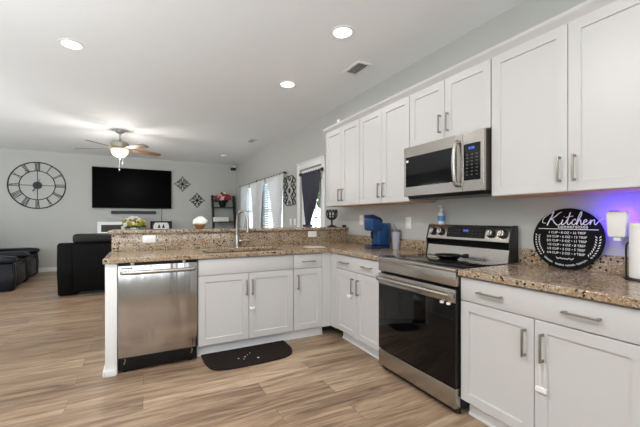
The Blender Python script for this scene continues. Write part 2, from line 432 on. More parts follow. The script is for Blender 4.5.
# ---------------------------------------------------------------- cabinets
class Right:                                  # fronts that face -X; a runs along Y
    def __init__(s, x): s.x = x
    def __call__(s, a, n, z): return (s.x-n, a, z)
class Pen:                                    # fronts that face -Y; a runs along X
    def __init__(s, y): s.y = y
    def __call__(s, a, n, z): return (a, s.y-n, z)
def fbox(m, F, a0, a1, n0, n1, z0, z1, bev=0):
    p, q = F(a0, n0, z0), F(a1, n1, z1); return m.box(p[0], q[0], p[1], q[1], z0, z1, bev)
def shaker(F, a0, a1, z0, z1, t=.02, rail=.056, rec=.009):
    m = MB(); bm = m.bm
    def ring(i, n): return [bm.verts.new(F(a, n, z)) for a, z in ((a0+i, z0+i), (a1-i, z0+i), (a1-i, z1-i), (a0+i, z1-i))]
    R = [ring(0, -t), ring(0, -.002), ring(.002, 0), ring(rail, 0), ring(rail+.003, -rec)]
    for A, B in zip(R, R[1:]):
        for k in range(4): bm.faces.new((A[k], A[(k+1) % 4], B[(k+1) % 4], B[k]))
    bm.faces.new(R[-1]); bm.faces.new(R[0][::-1]); return m
def slabfront(F, a0, a1, z0, z1, t=.02):
    m = MB(); fbox(m, F, a0, a1, -t, 0, z0, z1, .002); return m
def pull(F, a, z, parent, vertical=True, L=.142):
    m = MB(); h = L/2; w = .0046
    if vertical:
        fbox(m, F, a-w, a+w, .024, .035, z-h, z+h, .0015)
        for q in (-h+.008, h-.008): fbox(m, F, a-w*.9, a+w*.9, .0005, .026, z+q-.006, z+q+.006)
    else:
        fbox(m, F, a-h, a+h, .024, .035, z-w, z+w, .0015)
        for q in (-h+.008, h-.008): fbox(m, F, a+q-.006, a+q+.006, .0005, .026, z-w*.9, z+w*.9)
    return part('handle', m, 'pull_metal', parent)
G = .0018
def base_cabinet(name, label, F, a0, a1, depth, drawer, doors, drawer_pulls=(), door_pulls=(), body=None, sink=False):
    """doors: list of (a0,a1); pulls: a positions"""
    b0, b1 = body or (a0, a1)
    c = F((b0+b1)/2, -depth/2, 0)
    t = thing(name, label, 'cabinet', (c[0], c[1], 0), 'white base cabinets')
    m = MB()
    if sink:
        fbox(m, F, b0, b1, -depth, -.021, .105, .68); fbox(m, F, b0, b1, -.04, -.021, .68, .873); fbox(m, F, b0, b1, -depth, -depth+.02, .68, .873)
        fbox(m, F, b0, b0+.018, -depth+.02, -.04, .68, .873); fbox(m, F, b1-.018, b1, -depth+.02, -.04, .68, .873)
    else: fbox(m, F, b0, b1, -depth, -.021, .105, .873, 0)
    fbox(m, F, b0, b1, -depth, -.095, 0, .105)
    part('body', m, 'cabinet_paint', t, smooth=False)
    m = MB(); fbox(m, F, b0, b1, -.0945, -.083, .0, .104); fbox(m, F, b0, b1, -.083, -.071, .0, .018, .004)
    part('toe_kick', m, 'trim_paint', t)
    if drawer:
        d = part('drawer' if drawer_pulls else 'false_front', slabfront(F, a0+G, a1-G, .728, .866), 'cabinet_paint', t)
        for a in drawer_pulls: pull(F, a, .796, d, False)
    for (p, q), a in zip(doors, door_pulls):
        d = part('door', shaker(F, p+G, q-G, .115, .722), 'cabinet_paint', t); pull(F, a, .594, d)
    return t
FR, FP = Right(XB), Pen(YP)
def filler(F, a0, a1, t):
    m = MB(); fbox(m, F, a0, a1, -.03, -.003, .105, .873); part('filler_strip', m, 'cabinet_paint', t, smooth=False)
base_cabinet('base_cabinet', 'white base cabinet right of the range, wide drawer with two pulls over two doors', FR, .54, 1.387, .62, True,
             [(.963, 1.387), (.54, .963)], (.762, 1.192), (1.005, .921))
lc = base_cabinet('base_cabinet', 'white base cabinet left of the range beside the corner, below the blue coffee maker', FR, 2.142, 2.836, .62, True,
             [(2.489, 2.836), (2.142, 2.489)], (2.32, 2.68), (2.535, 2.452), body=(2.142, 2.836)); filler(FR, 2.838, 2.946, lc)
nc = base_cabinet('base_cabinet', 'narrow white base cabinet in the peninsula corner, one drawer above one door', FP, 1.333, 1.655, .60, True,
             [(1.333, 1.655)], (1.494,), (1.375,), body=(1.329, 1.70)); filler(FP, 1.657, 1.7605, nc)
base_cabinet('sink_cabinet', 'wide white sink cabinet beneath the faucet, plain false front above two doors', FP, .428, 1.328, .60, True,
             [(.428, .879), (.879, 1.328)], (), (.852, .908), sink=True)
def upper_cabinet(name, label, a0, a1, z0, z1, split, hz, ho=.035):
    F = Right(XU); t = thing(name, label, 'cabinet', (XU+.16, (a0+a1)/2, z0), 'white wall cabinets')
    m = MB(); fbox(m, F, a0, a1, -(WX-XU)+.002, -.021, z0+.006, z1); part('body', m, 'cabinet_paint', t, smooth=False)
    m = MB(); fbox(m, F, a0+.001, a1-.001, -(WX-XU)+.004, -.022, z0-.002, z0+.005); part('bottom_panel', m, 'maple', t, 'bare maple underside')
    for p, q, a in ((a0, split, split-ho), (split, a1, split+ho)):
        d = part('door', shaker(F, p+G, q-G, z0+.002, z1-.004), 'cabinet_paint', t); pull(F, a, hz, d)
    return t
upper_cabinet('wall_cabinet', 'tall white wall cabinet above the round kitchen conversions sign', .523, 1.389, 1.372, 2.285, .957, 1.497)
upper_cabinet('wall_cabinet', 'short white wall cabinet directly above the microwave', 1.393, 2.126, 1.826, 2.285, 1.762, 1.951)
upper_cabinet('wall_cabinet', 'tall white wall cabinet between the microwave and the leftmost wall cabinet', 2.130, 2.848, 1.372, 2.285, 2.49, 1.495)
upper_cabinet('wall_cabinet', 'leftmost tall white wall cabinet, over the end of the raised bar', 2.852, 3.558, 1.372, 2.285, 3.20, 1.495)
# crown
m = MB(); prof = [(0, 2.2855), (-.004, 2.2855), (-.012, 2.30), (-.03, 2.315), (-.042, 2.332), (-.042, 2.34), (.02, 2.34), (.02, 2.2855)]
m.prism(prof, lambda p, k: (XU+.02+p[0], .5 if k == 0 else 3.60, p[1]))
m.box(XU+.0405, WX-.002, 3.5, 3.60, 2.2855, 2.34)
tag(link_mesh('crown_molding', m, 'cabinet_paint'), 'white crown molding running along the tops of the wall cabinets', 'molding')
# end panel
t = thing('end_panel', 'narrow white end panel at the left of the dishwasher', 'panel', (-.235, 3.25, 0))
part('panel', MB().box(-.264, -.182, YP+.002, 3.559, 0, .875, .002), 'trim_paint', t)
m = MB().box(-.279, -.265, YP-.012, 3.559, 0, .05, .004).box(-.264, -.19, YP-.012, YP+.0015, 0, .05, .004)
part('shoe_molding', m, 'trim_paint', t)
struct('wall_peninsula', MB().box(-.264, WX-.002, 3.584, 3.72, 0, BAR0-.001), 'wall_paint', smooth=False)

# countertops
CF, CYF = XB-.026, YP-.026
t = thing('granite_countertop', 'L-shaped speckled brown granite countertop holding the sink and coffee maker', 'countertop', (1.0, 3.2, CT-.038))
SX0, SX1, SY0, SY1 = .50, 1.27, 3.02, 3.41
xs = [-.278, SX0, SX1, CF, WX-.002]; ys = [2.138, CYF, SY0, SY1, 3.560]
def ck(x, y):
    if y < CYF and x < CF: return False
    return not (SX0 < x < SX1 and SY0 < y < SY1)
part('slab', MB().grid(xs, ys, ck, lambda x, y, k: (x, y, CT-.038+.038*k)), 'granite', t, bevel=.005)
part('backsplash', MB().box(WX-.024, WX-.002, 2.138, 3.559, CT, 1.018, .002), 'granite', t)
part('bar_riser', MB().box(-.266, WX-.002, 3.561, 3.583, CT-.03, BAR0-.001, .001), 'granite', t)
t = thing('granite_countertop', 'speckled brown granite countertop right of the range, below the round sign', 'countertop', (2.05, .95, CT-.038))
part('slab', MB().box(CF, WX-.002, .44, 1.388, CT-.038, CT), 'granite', t, bevel=.005)
part('backsplash', MB().box(WX-.024, WX-.002, .44, 1.388, CT, 1.018, .002), 'granite', t)
tag(link_mesh('bar_top', MB().box(-.295, WX-.002, 3.532, 3.93, BAR0, BAR1), 'granite', bevel=.006), 'raised granite bar top along the back of the peninsula', 'bar top')
# sink
t = thing('kitchen_sink', 'dark undermount sink set into the peninsula countertop', 'sink', ((SX0+SX1)/2, 3.215, .70))
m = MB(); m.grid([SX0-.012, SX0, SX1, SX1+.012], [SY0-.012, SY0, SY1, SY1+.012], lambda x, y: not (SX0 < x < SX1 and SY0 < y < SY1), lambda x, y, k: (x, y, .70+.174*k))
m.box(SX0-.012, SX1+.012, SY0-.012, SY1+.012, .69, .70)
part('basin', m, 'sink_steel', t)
part('drain', MB().lathe([(0, .701), (.05, .701), (.05, .705), (.02, .703), (0, .703)], ((SX0+SX1)/2, 3.25, 0)), 'chrome', t)
# faucet
fx, fy = .905, 3.475
t = thing('kitchen_faucet', 'brushed nickel gooseneck faucet standing behind the sink', 'faucet', (fx, fy, CT))
part('base', MB().lathe([(0, CT), (.032, CT), (.032, CT+.008), (.026, CT+.014), (.024, CT+.12), (.019, CT+.135), (0, CT+.135)], (fx, fy, 0)), 'nickel', t)
dx, dy = .032, -.095
pts = [(fx, fy, CT+.135), (fx, fy, CT+.24)]
for k in range(1, 13):
    a = PI-PI*k/12; pts.append((fx+dx*(1+math.cos(a)), fy+dy*(1+math.cos(a)), CT+.265+.12*math.sin(a)))
pts += [(fx+2*dx, fy+2*dy, CT+.245)]
part('spout', MB().tube(pts, .0145, 12), 'nickel', t)
part('spray_head', MB().lathe([(0, .165), (.019, .165), (.021, .18), (.016, .235), (.016, .246), (0, .246)], (fx+2*dx, fy+2*dy, CT)), 'nickel', t)
part('lever', MB().cyl((fx+.023, fy-.004, CT+.07), (fx+.05, fy-.012, CT+.072), .012, .011).tube([(fx+.05, fy-.012, CT+.072), (fx+.075, fy-.018, CT+.078), (fx+.115, fy-.028, CT+.082)], [.008, .007, .006]), 'nickel', t)

# ---------------------------------------------------------------- dishwasher
DX0, DX1 = -.176, .420
t = thing('dishwasher', 'stainless steel dishwasher under the left end of the countertop', 'dishwasher', (.12, 3.2, 0))
part('body', MB().box(DX0+.004, DX1-.004, YP+.03, 3.54, .06, .868), 'black_plastic', t, smooth=False)
d = part('door', MB().box(DX0, DX1, YP-.012, YP+.029, .128, .852, .004), 'steel', t)
m = MB(); hy = YP-.05
m.tube(spline([(DX0+.024, YP-.03, .80), (DX0+.06, hy, .80), (.12, hy-.004, .80), (DX1-.06, hy, .80), (DX1-.024, YP-.03, .80)], 8), .0165, 10)
for x in (DX0+.03, DX1-.03): m.box(x-.012, x+.012, YP-.04, YP-.013, .787, .813, .003)
part('handle', m, 'steel_horizontal', d)
part('control_strip', MB().box(DX0+.002, DX1-.002, YP-.006, YP+.029, .8525, .867, .001), 'black_plastic', t, 'black strip along the top edge')
m = MB().box(DX0+.02, DX0+.10, YP-.0128, YP-.0121, .828, .836)
part('badge', m, 'dark_case', d)
for x in (DX0+.10, DX1-.11): part('mounting_bracket', MB().box(x-.012, x+.012, YP-.013, YP-.0065, .853, .872, .001), 'nickel', t)
part('toe_kick', MB().box(DX0+.002, DX1-.002, YP+.012, YP+.028, .02, .125, .002), 'black_plastic', t)
for x in (DX0+.045, DX1-.045): part('clip', MB().tube([(x-.006, YP+.010, .07), (x, YP+.006, .085), (x+.004, YP+.006, .10), (x, YP+.010, .112)], .003, 6), 'nickel', t)
for x in (DX0+.05, DX1-.05): part('foot', MB().cyl((x, YP+.06, 0), (x, YP+.06, .06), .018), 'black_plastic', t)

# ---------------------------------------------------------------- range
RY0, RY1, RX = 1.394, 2.132, XB-.03
t = thing('range_oven', 'freestanding stainless range with black glass cooktop and oven door', 'range', (2.05, 1.763, 0))
part('body', MB().box(RX+.045, WX-.025, RY0+.002, RY1-.002, .05, .893), 'black_enamel', t, smooth=False)
part('manifold', MB().box(RX-.004, RX+.044, RY0, RY1, .806, .893, .004), 'steel_horizontal', t)
m = MB(); m.box(RX-.012, RX+.05, RY0, RY1, .8935, .917, .005); part('front_trim', m, 'steel_horizontal', t)
part('cooktop', MB().box(RX+.0505, 2.255, RY0, RY1, .8935, .9185, .002), 'black_glass', t)
for (x, y, r) in ((1.91, 1.60, .105), (1.91, 1.96, .085), (2.13, 1.60, .08), (2.13, 1.96, .105)):
    P = [(x+r*math.cos(2*PI*k/40), y+r*math.sin(2*PI*k/40), .9187) for k in range(40)]
    part('burner_marking', MB().tube(P, .0006, 4, True), 'vent_dark', t)
d = part('oven_door', MB().box(RX, RX+.043, RY0+.003, RY1-.003, .178, .786, .004), 'black_enamel', t)
part('window', MB().box(RX-.004, RX-.0005, RY0+.004, RY1-.004, .18, .702, .001), 'black_glass', d)
part('door_band', MB().box(RX-.006, RX-.0005, RY0+.003, RY1-.003, .7025, .786, .002), 'steel_horizontal', d)
m = MB(); m.tube(spline([(RX-.026, RY0+.03, .748), (RX-.036, RY0+.09, .748), (RX-.038, 1.763, .748), (RX-.036, RY1-.09, .748), (RX-.026, RY1-.03, .748)], 8), .013, 12)
for y in (RY0+.024, RY1-.024): m.box(RX-.038, RX-.0065, y-.016, y+.016, .73, .766, .004)
part('handle', m, 'steel_horizontal', d)
part('drawer', MB().box(RX-.004, RX+.043, RY0+.003, RY1-.003, .048, .172, .003), 'steel_horizontal', t)
for (x, y) in ((RX+.06, RY0+.04), (RX+.06, RY1-.04), (2.3, RY0+.04), (2.3, RY1-.04)):
    part('foot', MB().cyl((x, y, 0), (x, y, .05), .022), 'black_plastic', t)
part('plinth', MB().box(RX+.03, RX+.05, RY0+.01, RY1-.01, .012, .047), 'black_enamel', t)
# backguard
GB = 2.356
prs = lambda prof, y0, y1: MB().prism(prof, lambda p, k: (p[0], y0 if k == 0 else y1, p[1]))
part('backguard_base', prs([(2.256, .9186), (2.272, 1.004), (2.32, 1.004), (2.32, .9186)], RY0+.012, RY1-.012), 'steel_horizontal', t)
part('backguard_neck', prs([(2.285, 1.0045), (2.305, 1.02), (2.272, 1.046), (2.264, 1.0575), (2.34, 1.0575), (2.34, 1.0045)], RY0+.012, RY1-.012), 'black_enamel', t)
cp = part('control_panel', prs([(2.262, 1.058), (2.2625, 1.062), (2.292, 1.168), (2.30, 1.174), (2.35, 1.174), (2.35, 1.058)], RY0+.008, RY1-.008), 'steel_horizontal', t)
for y0, y1 in ((RY0-.0, RY0+.0075), (RY1-.0075, RY1)):
    part('end_cap', prs([(2.25, .9186), (2.266, 1.0), (2.258, 1.045), (2.259, 1.062), (2.289, 1.17), (2.298, 1.176), (GB, 1.176), (GB, .9186)], y0, y1), 'black_enamel', t)
tilt = math.atan2(.0295, .106)
def on_panel(y, s, n=0):      # s metres up the sloping panel from its lower edge
    return Vector((2.2625+math.sin(tilt)*s-math.cos(tilt)*n, y, 1.062+math.cos(tilt)*s+math.sin(tilt)*n))
m = MB()
m.prism([(1.586, .014), (1.922, .014), (1.922, .098), (1.586, .098)], lambda p, k: on_panel(p[0], p[1], .0004+.002*k))
dp = part('display', m, 'black_glass', cp)
PM = lambda y, s, n: Matrix.Translation(on_panel(y, s, n)) @ Matrix(((0, math.sin(tilt), -math.cos(tilt)), (-1, 0, 0), (0, math.cos(tilt), math.sin(tilt)))).to_4x4()
o = text('8:08', .026, PM(1.75, .07, .003), 'led_blue', dp, 'clock_digits')
for r in range(3):
    for c in range(4):
        for y0 in (1.62, 1.80):
            p = y0+c*.032; m = MB().prism([(p, .024+r*.022), (p+.014, .024+r*.022), (p+.014, .029+r*.022), (p, .029+r*.022)], lambda q, k: on_panel(q[0], q[1], .0026+.0006*k)); part('key', m, 'dark_case', dp)
for y in (1.452, 1.538, 1.985, 2.068):
    c0, c1, c2 = on_panel(y, .055, .001), on_panel(y, .055, .009), on_panel(y, .055, .032)
    k = part('knob', MB().cyl(c1, c2, .0265, .0225, 24), 'steel_horizontal', cp)
    part('knob_bezel', MB().cyl(c0, c1, .033, .033, 24), 'black_plastic', k)
    part('knob_grip', MB().box(-.006, .006, -.022, .022, 0, .008, .002, M=PM(y, .055, .0322)), 'steel', k)
# ---------------------------------------------------------------- microwave
MX, MY0, MY1, MZ0, MZ1 = 1.99, 1.398, 2.124, 1.412, 1.818
t = thing('microwave', 'stainless over-the-range microwave with black window above the range', 'microwave', (2.18, 1.77, MZ0))
part('case', MB().box(MX+.028, WX-.004, MY0+.001, MY1-.001, MZ0+.004, MZ1-.002), 'dark_case', t, smooth=False)
SPL = 1.556
FM = Right(MX)
def mwface(a0, a1, holes):
    us = sorted({a0, a1, *[h[0] for h in holes], *[h[1] for h in holes]}); vs = sorted({MZ0, MZ1, *[h[2] for h in holes], *[h[3] for h in holes]})
    return MB().grid(us, vs, lambda a, z: not any(h[0] < a < h[1] and h[2] < z < h[3] for h in holes), lambda a, z, k: (MX+.027*(1-k), a, z))
d = part('door', mwface(SPL+.001, MY1, [(1.602, 2.106, 1.487, 1.735)]), 'steel_horizontal', t, bevel=.002)
part('window', MB().box(MX+.004, MX+.026, 1.602, 2.106, 1.487, 1.735), 'black_glass', d)
m = MB(); m.tube(spline([(MX-.006, 1.588, 1.765), (MX-.034, 1.588, 1.74), (MX-.05, 1.588, 1.61), (MX-.034, 1.588, 1.482), (MX-.006, 1.588, 1.457)], 8), .0155, 10)
part('handle', m, 'steel_horizontal', d)
f = part('control_frame', mwface(MY0, SPL-.001, [(1.420, 1.548, 1.487, 1.735)]), 'steel_horizontal', t, bevel=.002)
cp = part('control_panel', MB().box(MX+.003, MX+.026, 1.420, 1.548, 1.487, 1.735), 'black_glass', t)
MM = lambda y, z: Matrix.Translation((MX+.0022, y, z)) @ Matrix(((0, 0, -1), (-1, 0, 0), (0, 1, 0))).to_4x4()
text('8:08', .026, MM(1.487, 1.705), 'led_blue', cp, 'clock_digits')
for r in range(7):
    for c in range(3):
        y = 1.52-c*.036; z = 1.662-r*.023; part('key', MB().box(MX+.0018, MX+.0028, y-.007, y+.007, z-.003, z+.003), 'vent_dark', cp)
m = MB().box(MX+.0025, MX+.0038, 2.076, 2.096, 1.692, 1.712); part('white_square', m, 'white_plastic', d)  # plain white square on the door face
m = MB().prism([(MX+.03, MZ0+.0035), (MX+.05, MZ0-.022), (WX-.06, MZ0-.022), (WX-.03, MZ0+.0035)], lambda p, k: (p[0], (MY0+.012) if k == 0 else MY1-.012, p[1]))
part('vent_underside', m, 'black_enamel', t)

# ---------------------------------------------------------------- outlets and switches
def outlet(F, a, z, label, horiz=False, kind='outlet'):
    p = F(a, 0, z)
    t = thing('wall_outlet' if kind == 'outlet' else 'light_switch', label, 'outlet' if kind == 'outlet' else 'switch', p, 'white wall plates')
    w, h = (.058, .036) if horiz else (.036, .058)
    m = MB(); fbox(m, F, a-w, a+w, .0005, .006, z-h, z+h, .002); part('plate', m, 'white_plastic', t)
    for q in (-.02, .02):
        m = MB(); aa, zz = (a+q, z) if horiz else (a, z+q)
        if kind == 'outlet':
            fbox(m, F, aa-.014, aa+.014, .0062, .0085, zz-.014, zz+.014, .002); part('socket', m, 'trim_paint', t)
    if kind != 'outlet':
        m = MB(); fbox(m, F, a-.015, a+.015, .0062, .009, z-.032, z+.032, .002); part('rocker', m, 'trim_paint', t)
    return t
FW = Right(WX)
outlet(FW, 3.262, 1.205, 'white wall outlet beside the blue coffee maker, left of it')
outlet(FW, 2.476, 1.180, 'white wall outlet between the lilac tumbler and the range')
FRI = Pen(3.561)
outlet(FRI, .053, 1.023, 'white outlet set sideways in the granite riser above the dishwasher', True)
outlet(FRI, 1.862, 1.033, 'white outlet set sideways in the granite riser near the corner', True)
outlet(FW, 5.39, 1.16, 'white light switch plate left of the glass door, nearer the iron wall scroll', False, 'switch')
outlet(FW, 5.21, 1.16, 'white light switch plate right beside the glass door trim', False, 'switch')

# ---------------------------------------------------------------- ceiling fixtures
def can(x, y, label, k=1.):
    t = thing('recessed_light', label, 'ceiling light', (x, y, CZ), 'recessed ceiling lights')
    m = MB().lathe([(.072, CZ-.0005), (.095, CZ-.0005), (.093, CZ-.007), (.076, CZ-.010), (.072, CZ-.006), (.072, CZ-.0005)], (x, y, 0), 32); part('trim_ring', m, 'white_plastic', t)
    part('lens', MB().lathe([(0, CZ-.002), (.0715, CZ-.002), (.0715, CZ-.006), (0, CZ-.008)], (x, y, 0), 32), 'lamp_lens', t)
    l = bpy.data.lights.new('can_light', 'AREA'); l.shape = 'DISK'; l.size = .14; l.energy = CAN_W*k; l.color = (1, .97, .93)
    o = bpy.data.objects.new('can_light', l); COL.objects.link(o); o.parent = t; o.location = (0, 0, -.014)
can(1.457, 2.255, 'round recessed ceiling light nearest the air vent, toward the viewer', .6)
can(1.465, 3.406, 'round recessed ceiling light over the sink peninsula')
can(-.559, 3.454, 'round recessed ceiling light at the far left of the ceiling')
for i, (x, y) in enumerate(((-.2, 1.5), (1.2, .2), (-.56, -.4), (1.2, -1.4), (-2.4, 2.2), (-2.4, -.2))):  # added lights out of frame, there to brighten the room
    can(x, y, 'extra round recessed ceiling light, added unseen outside the frame', (8, .4, 4, .4, 1, 1)[i])
def vent(x, y, sx, sy, label, dark=True):
    t = thing('ceiling_vent', label, 'vent', (x, y, CZ), 'ceiling vents')
    part('frame', MB().grid([x-sx/2, x-sx/2+.025, x+sx/2-.025, x+sx/2], [y-sy/2, y-sy/2+.025, y+sy/2-.025, y+sy/2],
         lambda a, b: not (abs(a-x) < sx/2-.025 and abs(b-y) < sy/2-.025), lambda a, b, k: (a, b, CZ-.010+.0095*k)), 'white_plastic', t, smooth=False)
    part('duct', MB().box(x-sx/2+.025, x+sx/2-.025, y-sy/2+.025, y+sy/2-.025, CZ-.0025, CZ-.0005), 'vent_dark', t)
    m = MB(); n = max(4, int(sy/.022))
    for k in range(n):
        yy = y-sy/2+.03+(sy-.06)*k/(n-1)
        m.box(-sx/2+.025, sx/2-.025, -.006, .006, -.0006, .0006, M=Matrix.Translation((x, yy, CZ-.0075)) @ Matrix.Rotation(math.radians(40), 4, 'X'))
    part('louver', m, 'white_plastic', t)
vent(1.94, 2.73, .17, .27, 'white ceiling air vent with dark louvers above the wall cabinets')
vent(1.91, 6.2, .15, .30, 'small white ceiling vent over the living room curtains')
m = MB().lathe([(0, CZ-.03), (.05, CZ-.03), (.062, CZ-.022), (.065, CZ-.0005), (0, CZ-.0005)], (1.75, 7.95, 0), 24)
tag(link_mesh('smoke_detector', m, 'white_plastic', origin=(1.75, 7.95, CZ)), 'round white smoke detector on the far ceiling', 'smoke detector')
# fan
fx, fy, fz = -.361, 6.50, CZ
t = thing('ceiling_fan', 'five-bladed ceiling fan with a glowing glass bowl', 'ceiling fan', (fx, fy, fz))
part('canopy', MB().lathe([(0, fz-.0005), (.07, fz-.0005), (.068, fz-.03), (.03, fz-.065), (0, fz-.065)], (fx, fy, 0)), 'nickel', t)
part('downrod', MB().cyl((fx, fy, fz-.06), (fx, fy, fz-.185), .013), 'nickel', t)
FD = -.035
part('motor', MB().lathe([(0, 2.60), (.05, 2.60), (.06, 2.585), (.125, 2.575), (.145, 2.55), (.145, 2.49), (.125, 2.465), (.075, 2.455), (0, 2.455)], (fx, fy, FD), 32), 'nickel', t)
part('light_bowl', MB().lathe([(.06, 2.452), (.135, 2.45), (.14, 2.44), (.128, 2.39), (.095, 2.345), (.05, 2.32), (0, 2.313)], (fx, fy, FD), 32), 'bowl_glass', t, 'glowing frosted glass bowl')
part('finial', MB().lathe([(0, 2.313), (.014, 2.31), (.016, 2.30), (.008, 2.285), (0, 2.28)], (fx, fy, FD), 12), 'nickel', t)
cz_, sz_ = math.cos(-.45), math.sin(-.45)
for k in range(5):
    a = math.radians(16+72*k+3)
    M = Matrix.Translation((fx, fy, 2.465+FD)) @ Matrix.Rotation(a, 4, 'Z') @ Matrix.Rotation(math.radians(1.5), 4, 'Y') @ Matrix.Rotation(math.radians(-11), 4, 'X')
    poly = [(.20, -.055), (.30, -.062), (.62, -.07), (.685, -.055), (.70, 0), (.685, .055), (.62, .07), (.30, .062), (.20, .055)]
    part('blade', MB().prism(poly, lambda p, kk: M @ Vector((p[0], p[1], .006*kk-.003))), 'blade_wood', t)
    m = MB().prism([(.11, -.02), (.18, -.022), (.26, -.04), (.29, 0), (.26, .04), (.18, .022), (.11, .02)], lambda p, kk: M @ Vector((p[0], p[1], .0035+.005*kk)))
    part('blade_arm', m, 'nickel', t)
for dx_, L in ((-.03, .42), (.02, .30)):
    m = MB().cyl((fx+dx_+.03, fy-.13, 2.46), (fx+dx_+.03, fy-.13, 2.46-L), .002, seg=6).lathe([(0, 0), (.008, .01), (.008, .025), (0, .035)], (fx+dx_+.03, fy-.13, 2.44-L), 8)
    part('pull_chain', m, 'nickel', t)
l = bpy.data.lights.new('fan_light', 'POINT'); l.energy = FAN_W; l.color = (1, .94, .85); l.shadow_soft_size = .2
o = bpy.data.objects.new('fan_light', l); COL.objects.link(o); o.parent = t; o.location = (0, 0, 2.2-fz)

# ---------------------------------------------------------------- far wall
# clock
cx, cz = -2.14, 1.965; YW = FY-.004
t = thing('wall_clock', 'large round black skeleton wall clock with Roman numerals', 'clock', (cx, FY-.02, cz))
W2 = lambda x, z, n=.012: (cx+x, FY-n, cz+z)
def ring(r, w):
    return MB().tube([W2(r*math.cos(2*PI*k/64), r*math.sin(2*PI*k/64)) for k in range(64)], w, 6, True)
part('outer_ring', ring(.52, .0115), 'black_metal', t); part('inner_ring', ring(.325, .0085), 'black_metal', t)
m = MB()
for a in range(4):
    q = a*PI/2; m.tube([W2(.08*math.cos(q), .08*math.sin(q)), W2(.325*math.cos(q), .325*math.sin(q))], .006, 6)
part('cross_bar', m, 'black_metal', t)
part('hub', MB().cyl(W2(0, 0, .004), W2(0, 0, .03), .082, seg=32), 'black_metal', t)
ROM = ['XII', 'I', 'II', 'III', 'IV', 'V', 'VI', 'VII', 'VIII', 'IX', 'X', 'XI']
for i, s_ in enumerate(ROM):
    a = PI/2-i*PI/6; er = Vector((math.cos(a), math.sin(a))); et = Vector((math.sin(a), -math.cos(a)))
    wd = {'I': .026, 'V': .05, 'X': .05}; tot = sum(wd[c] for c in s_); p = -tot/2; m = MB()
    P = lambda tt, r: W2(*(er*r+et*tt))
    for c in s_:
        q = p+wd[c]/2
        if c == 'I': m.tube([P(q, .325), P(q, .515)], .0075, 4)
        elif c == 'V': m.tube([P(q-.022, .515), P(q, .325)], .009, 4); m.tube([P(q+.022, .515), P(q, .325)], .005, 4)
        else: m.tube([P(q-.024, .515), P(q+.024, .325)], .009, 4); m.tube([P(q+.024, .515), P(q-.024, .325)], .005, 4)
        p += wd[c]
    part('numeral', m, 'black_metal', t)
m = MB().tube([W2(0, 0, .034), W2(-.06, -.10, .034)], .006, 6).prism([(-.035, -.085), (-.085, -.105), (-.08, -.15), (-.05, -.11)], lambda p, k: W2(p[0], p[1], .032+.004*k))
part('hour_hand', m, 'black_metal', t)
part('minute_hand', MB().tube([W2(-.01, -.02, .04), W2(.055, .15, .04)], [.006, .003], 6), 'black_metal', t)
# tv
t = thing('television', 'large black flat television mounted on the far grey wall', 'television', (-.21, FY-.06, 1.47))
part('housing', MB().box(-1.095, .665, FY-.07, FY-.035, 1.468, 2.462, .006), 'black_plastic', t)
part('screen', MB().box(-1.083, .653, FY-.0725, FY-.0702, 1.487, 2.451), 'tv_glass', t)
part('wall_bracket', MB().box(-.5, .1, FY-.034, FY-.001, 1.7, 2.2), 'black_metal', t)
t = thing('soundbar', 'slim black soundbar on the wall below the television', 'soundbar', (-.2, FY-.04, 1.34))
part('housing', MB().box(-.70, .30, FY-.075, FY-.001, 1.335, 1.405, .008), 'black_plastic', t)
part('grille', MB().box(-.69, .29, FY-.078, FY-.0752, 1.34, 1.40), 'print_dark', t)
m = MB().tube(spline([(.43, FY-.012, 1.47), (.44, FY-.012, 1.35), (.43, FY-.012, 1.2), (.45, FY-.012, 1.0)], 6), .006, 6)
tag(link_mesh('power_cable', m, 'black_plastic'), 'thin black cable hanging below the right side of the television', 'cable')
# diamond wall art
def diamond(cx, cz, label):
    t = thing('wall_ornament', label, 'wall decor', (cx, FY-.01, cz), 'black metal diamond ornaments')
    Q = lambda x, z, n=.012: (cx+x, FY-n, cz+z)
    R = .205
    for k in range(4):
        a = PI/2*k; m = MB()
        for s_ in (-1, 1):
            for (r0, r1, w) in ((.10, .98, .17),):
                pts = [Vector((R*(r0+(r1-r0)*u), s_*R*w*math.sin(PI*u), 0)) for u in (i/10 for i in range(11))]
                m.tube([Q(p.x*math.cos(a)-p.y*math.sin(a), p.x*math.sin(a)+p.y*math.cos(a)) for p in pts], .0075, 5)
        part('petal', m, 'black_metal', t)
        b = a+PI/4; m = MB()
        for s_ in (-1, 1):
            for (rr, w) in ((.66, .15),):
                pts = [Vector((R*(.08+(rr-.08)*u), s_*R*w*math.sin(PI*u), 0)) for u in (i/10 for i in range(11))]
                m.tube([Q(p.x*math.cos(b)-p.y*math.sin(b), p.x*math.sin(b)+p.y*math.cos(b)) for p in pts], .0075, 5)
        part('petal', m, 'black_metal', t)
        for c_ in (a+PI/4-.36, a+PI/4+.36):
            m = MB()
            for s_ in (-1, 1):
                pts = [Vector((R*(.34+.42*u), s_*R*.085*math.sin(PI*u), 0)) for u in (i/8 for i in range(9))]
                m.tube([Q(p.x*math.cos(c_)-p.y*math.sin(c_), p.x*math.sin(c_)+p.y*math.cos(c_)) for p in pts], .007, 5)
            part('petal', m, 'black_metal', t)
    part('center_boss', MB().ell(Q(0, 0), .032, .01, .032), 'black_metal', t)
diamond(.946, 2.135, 'upper left black metal diamond ornament on the far wall')
diamond(1.318, 1.71, 'lower right black metal diamond ornament above the white flowers')
# camera in the corner
t = thing('security_camera', 'small security camera in the far ceiling corner', 'camera', (2.27, 9.2, 2.65))
part('mount', MB().box(2.30, 2.37, 9.22, 9.295, 2.60, 2.70, .01), 'white_plastic', t)
part('camera_head', MB().cyl((2.33, 9.22, 2.62), (2.22, 9.08, 2.59), .042, .045), 'black_plastic', t)
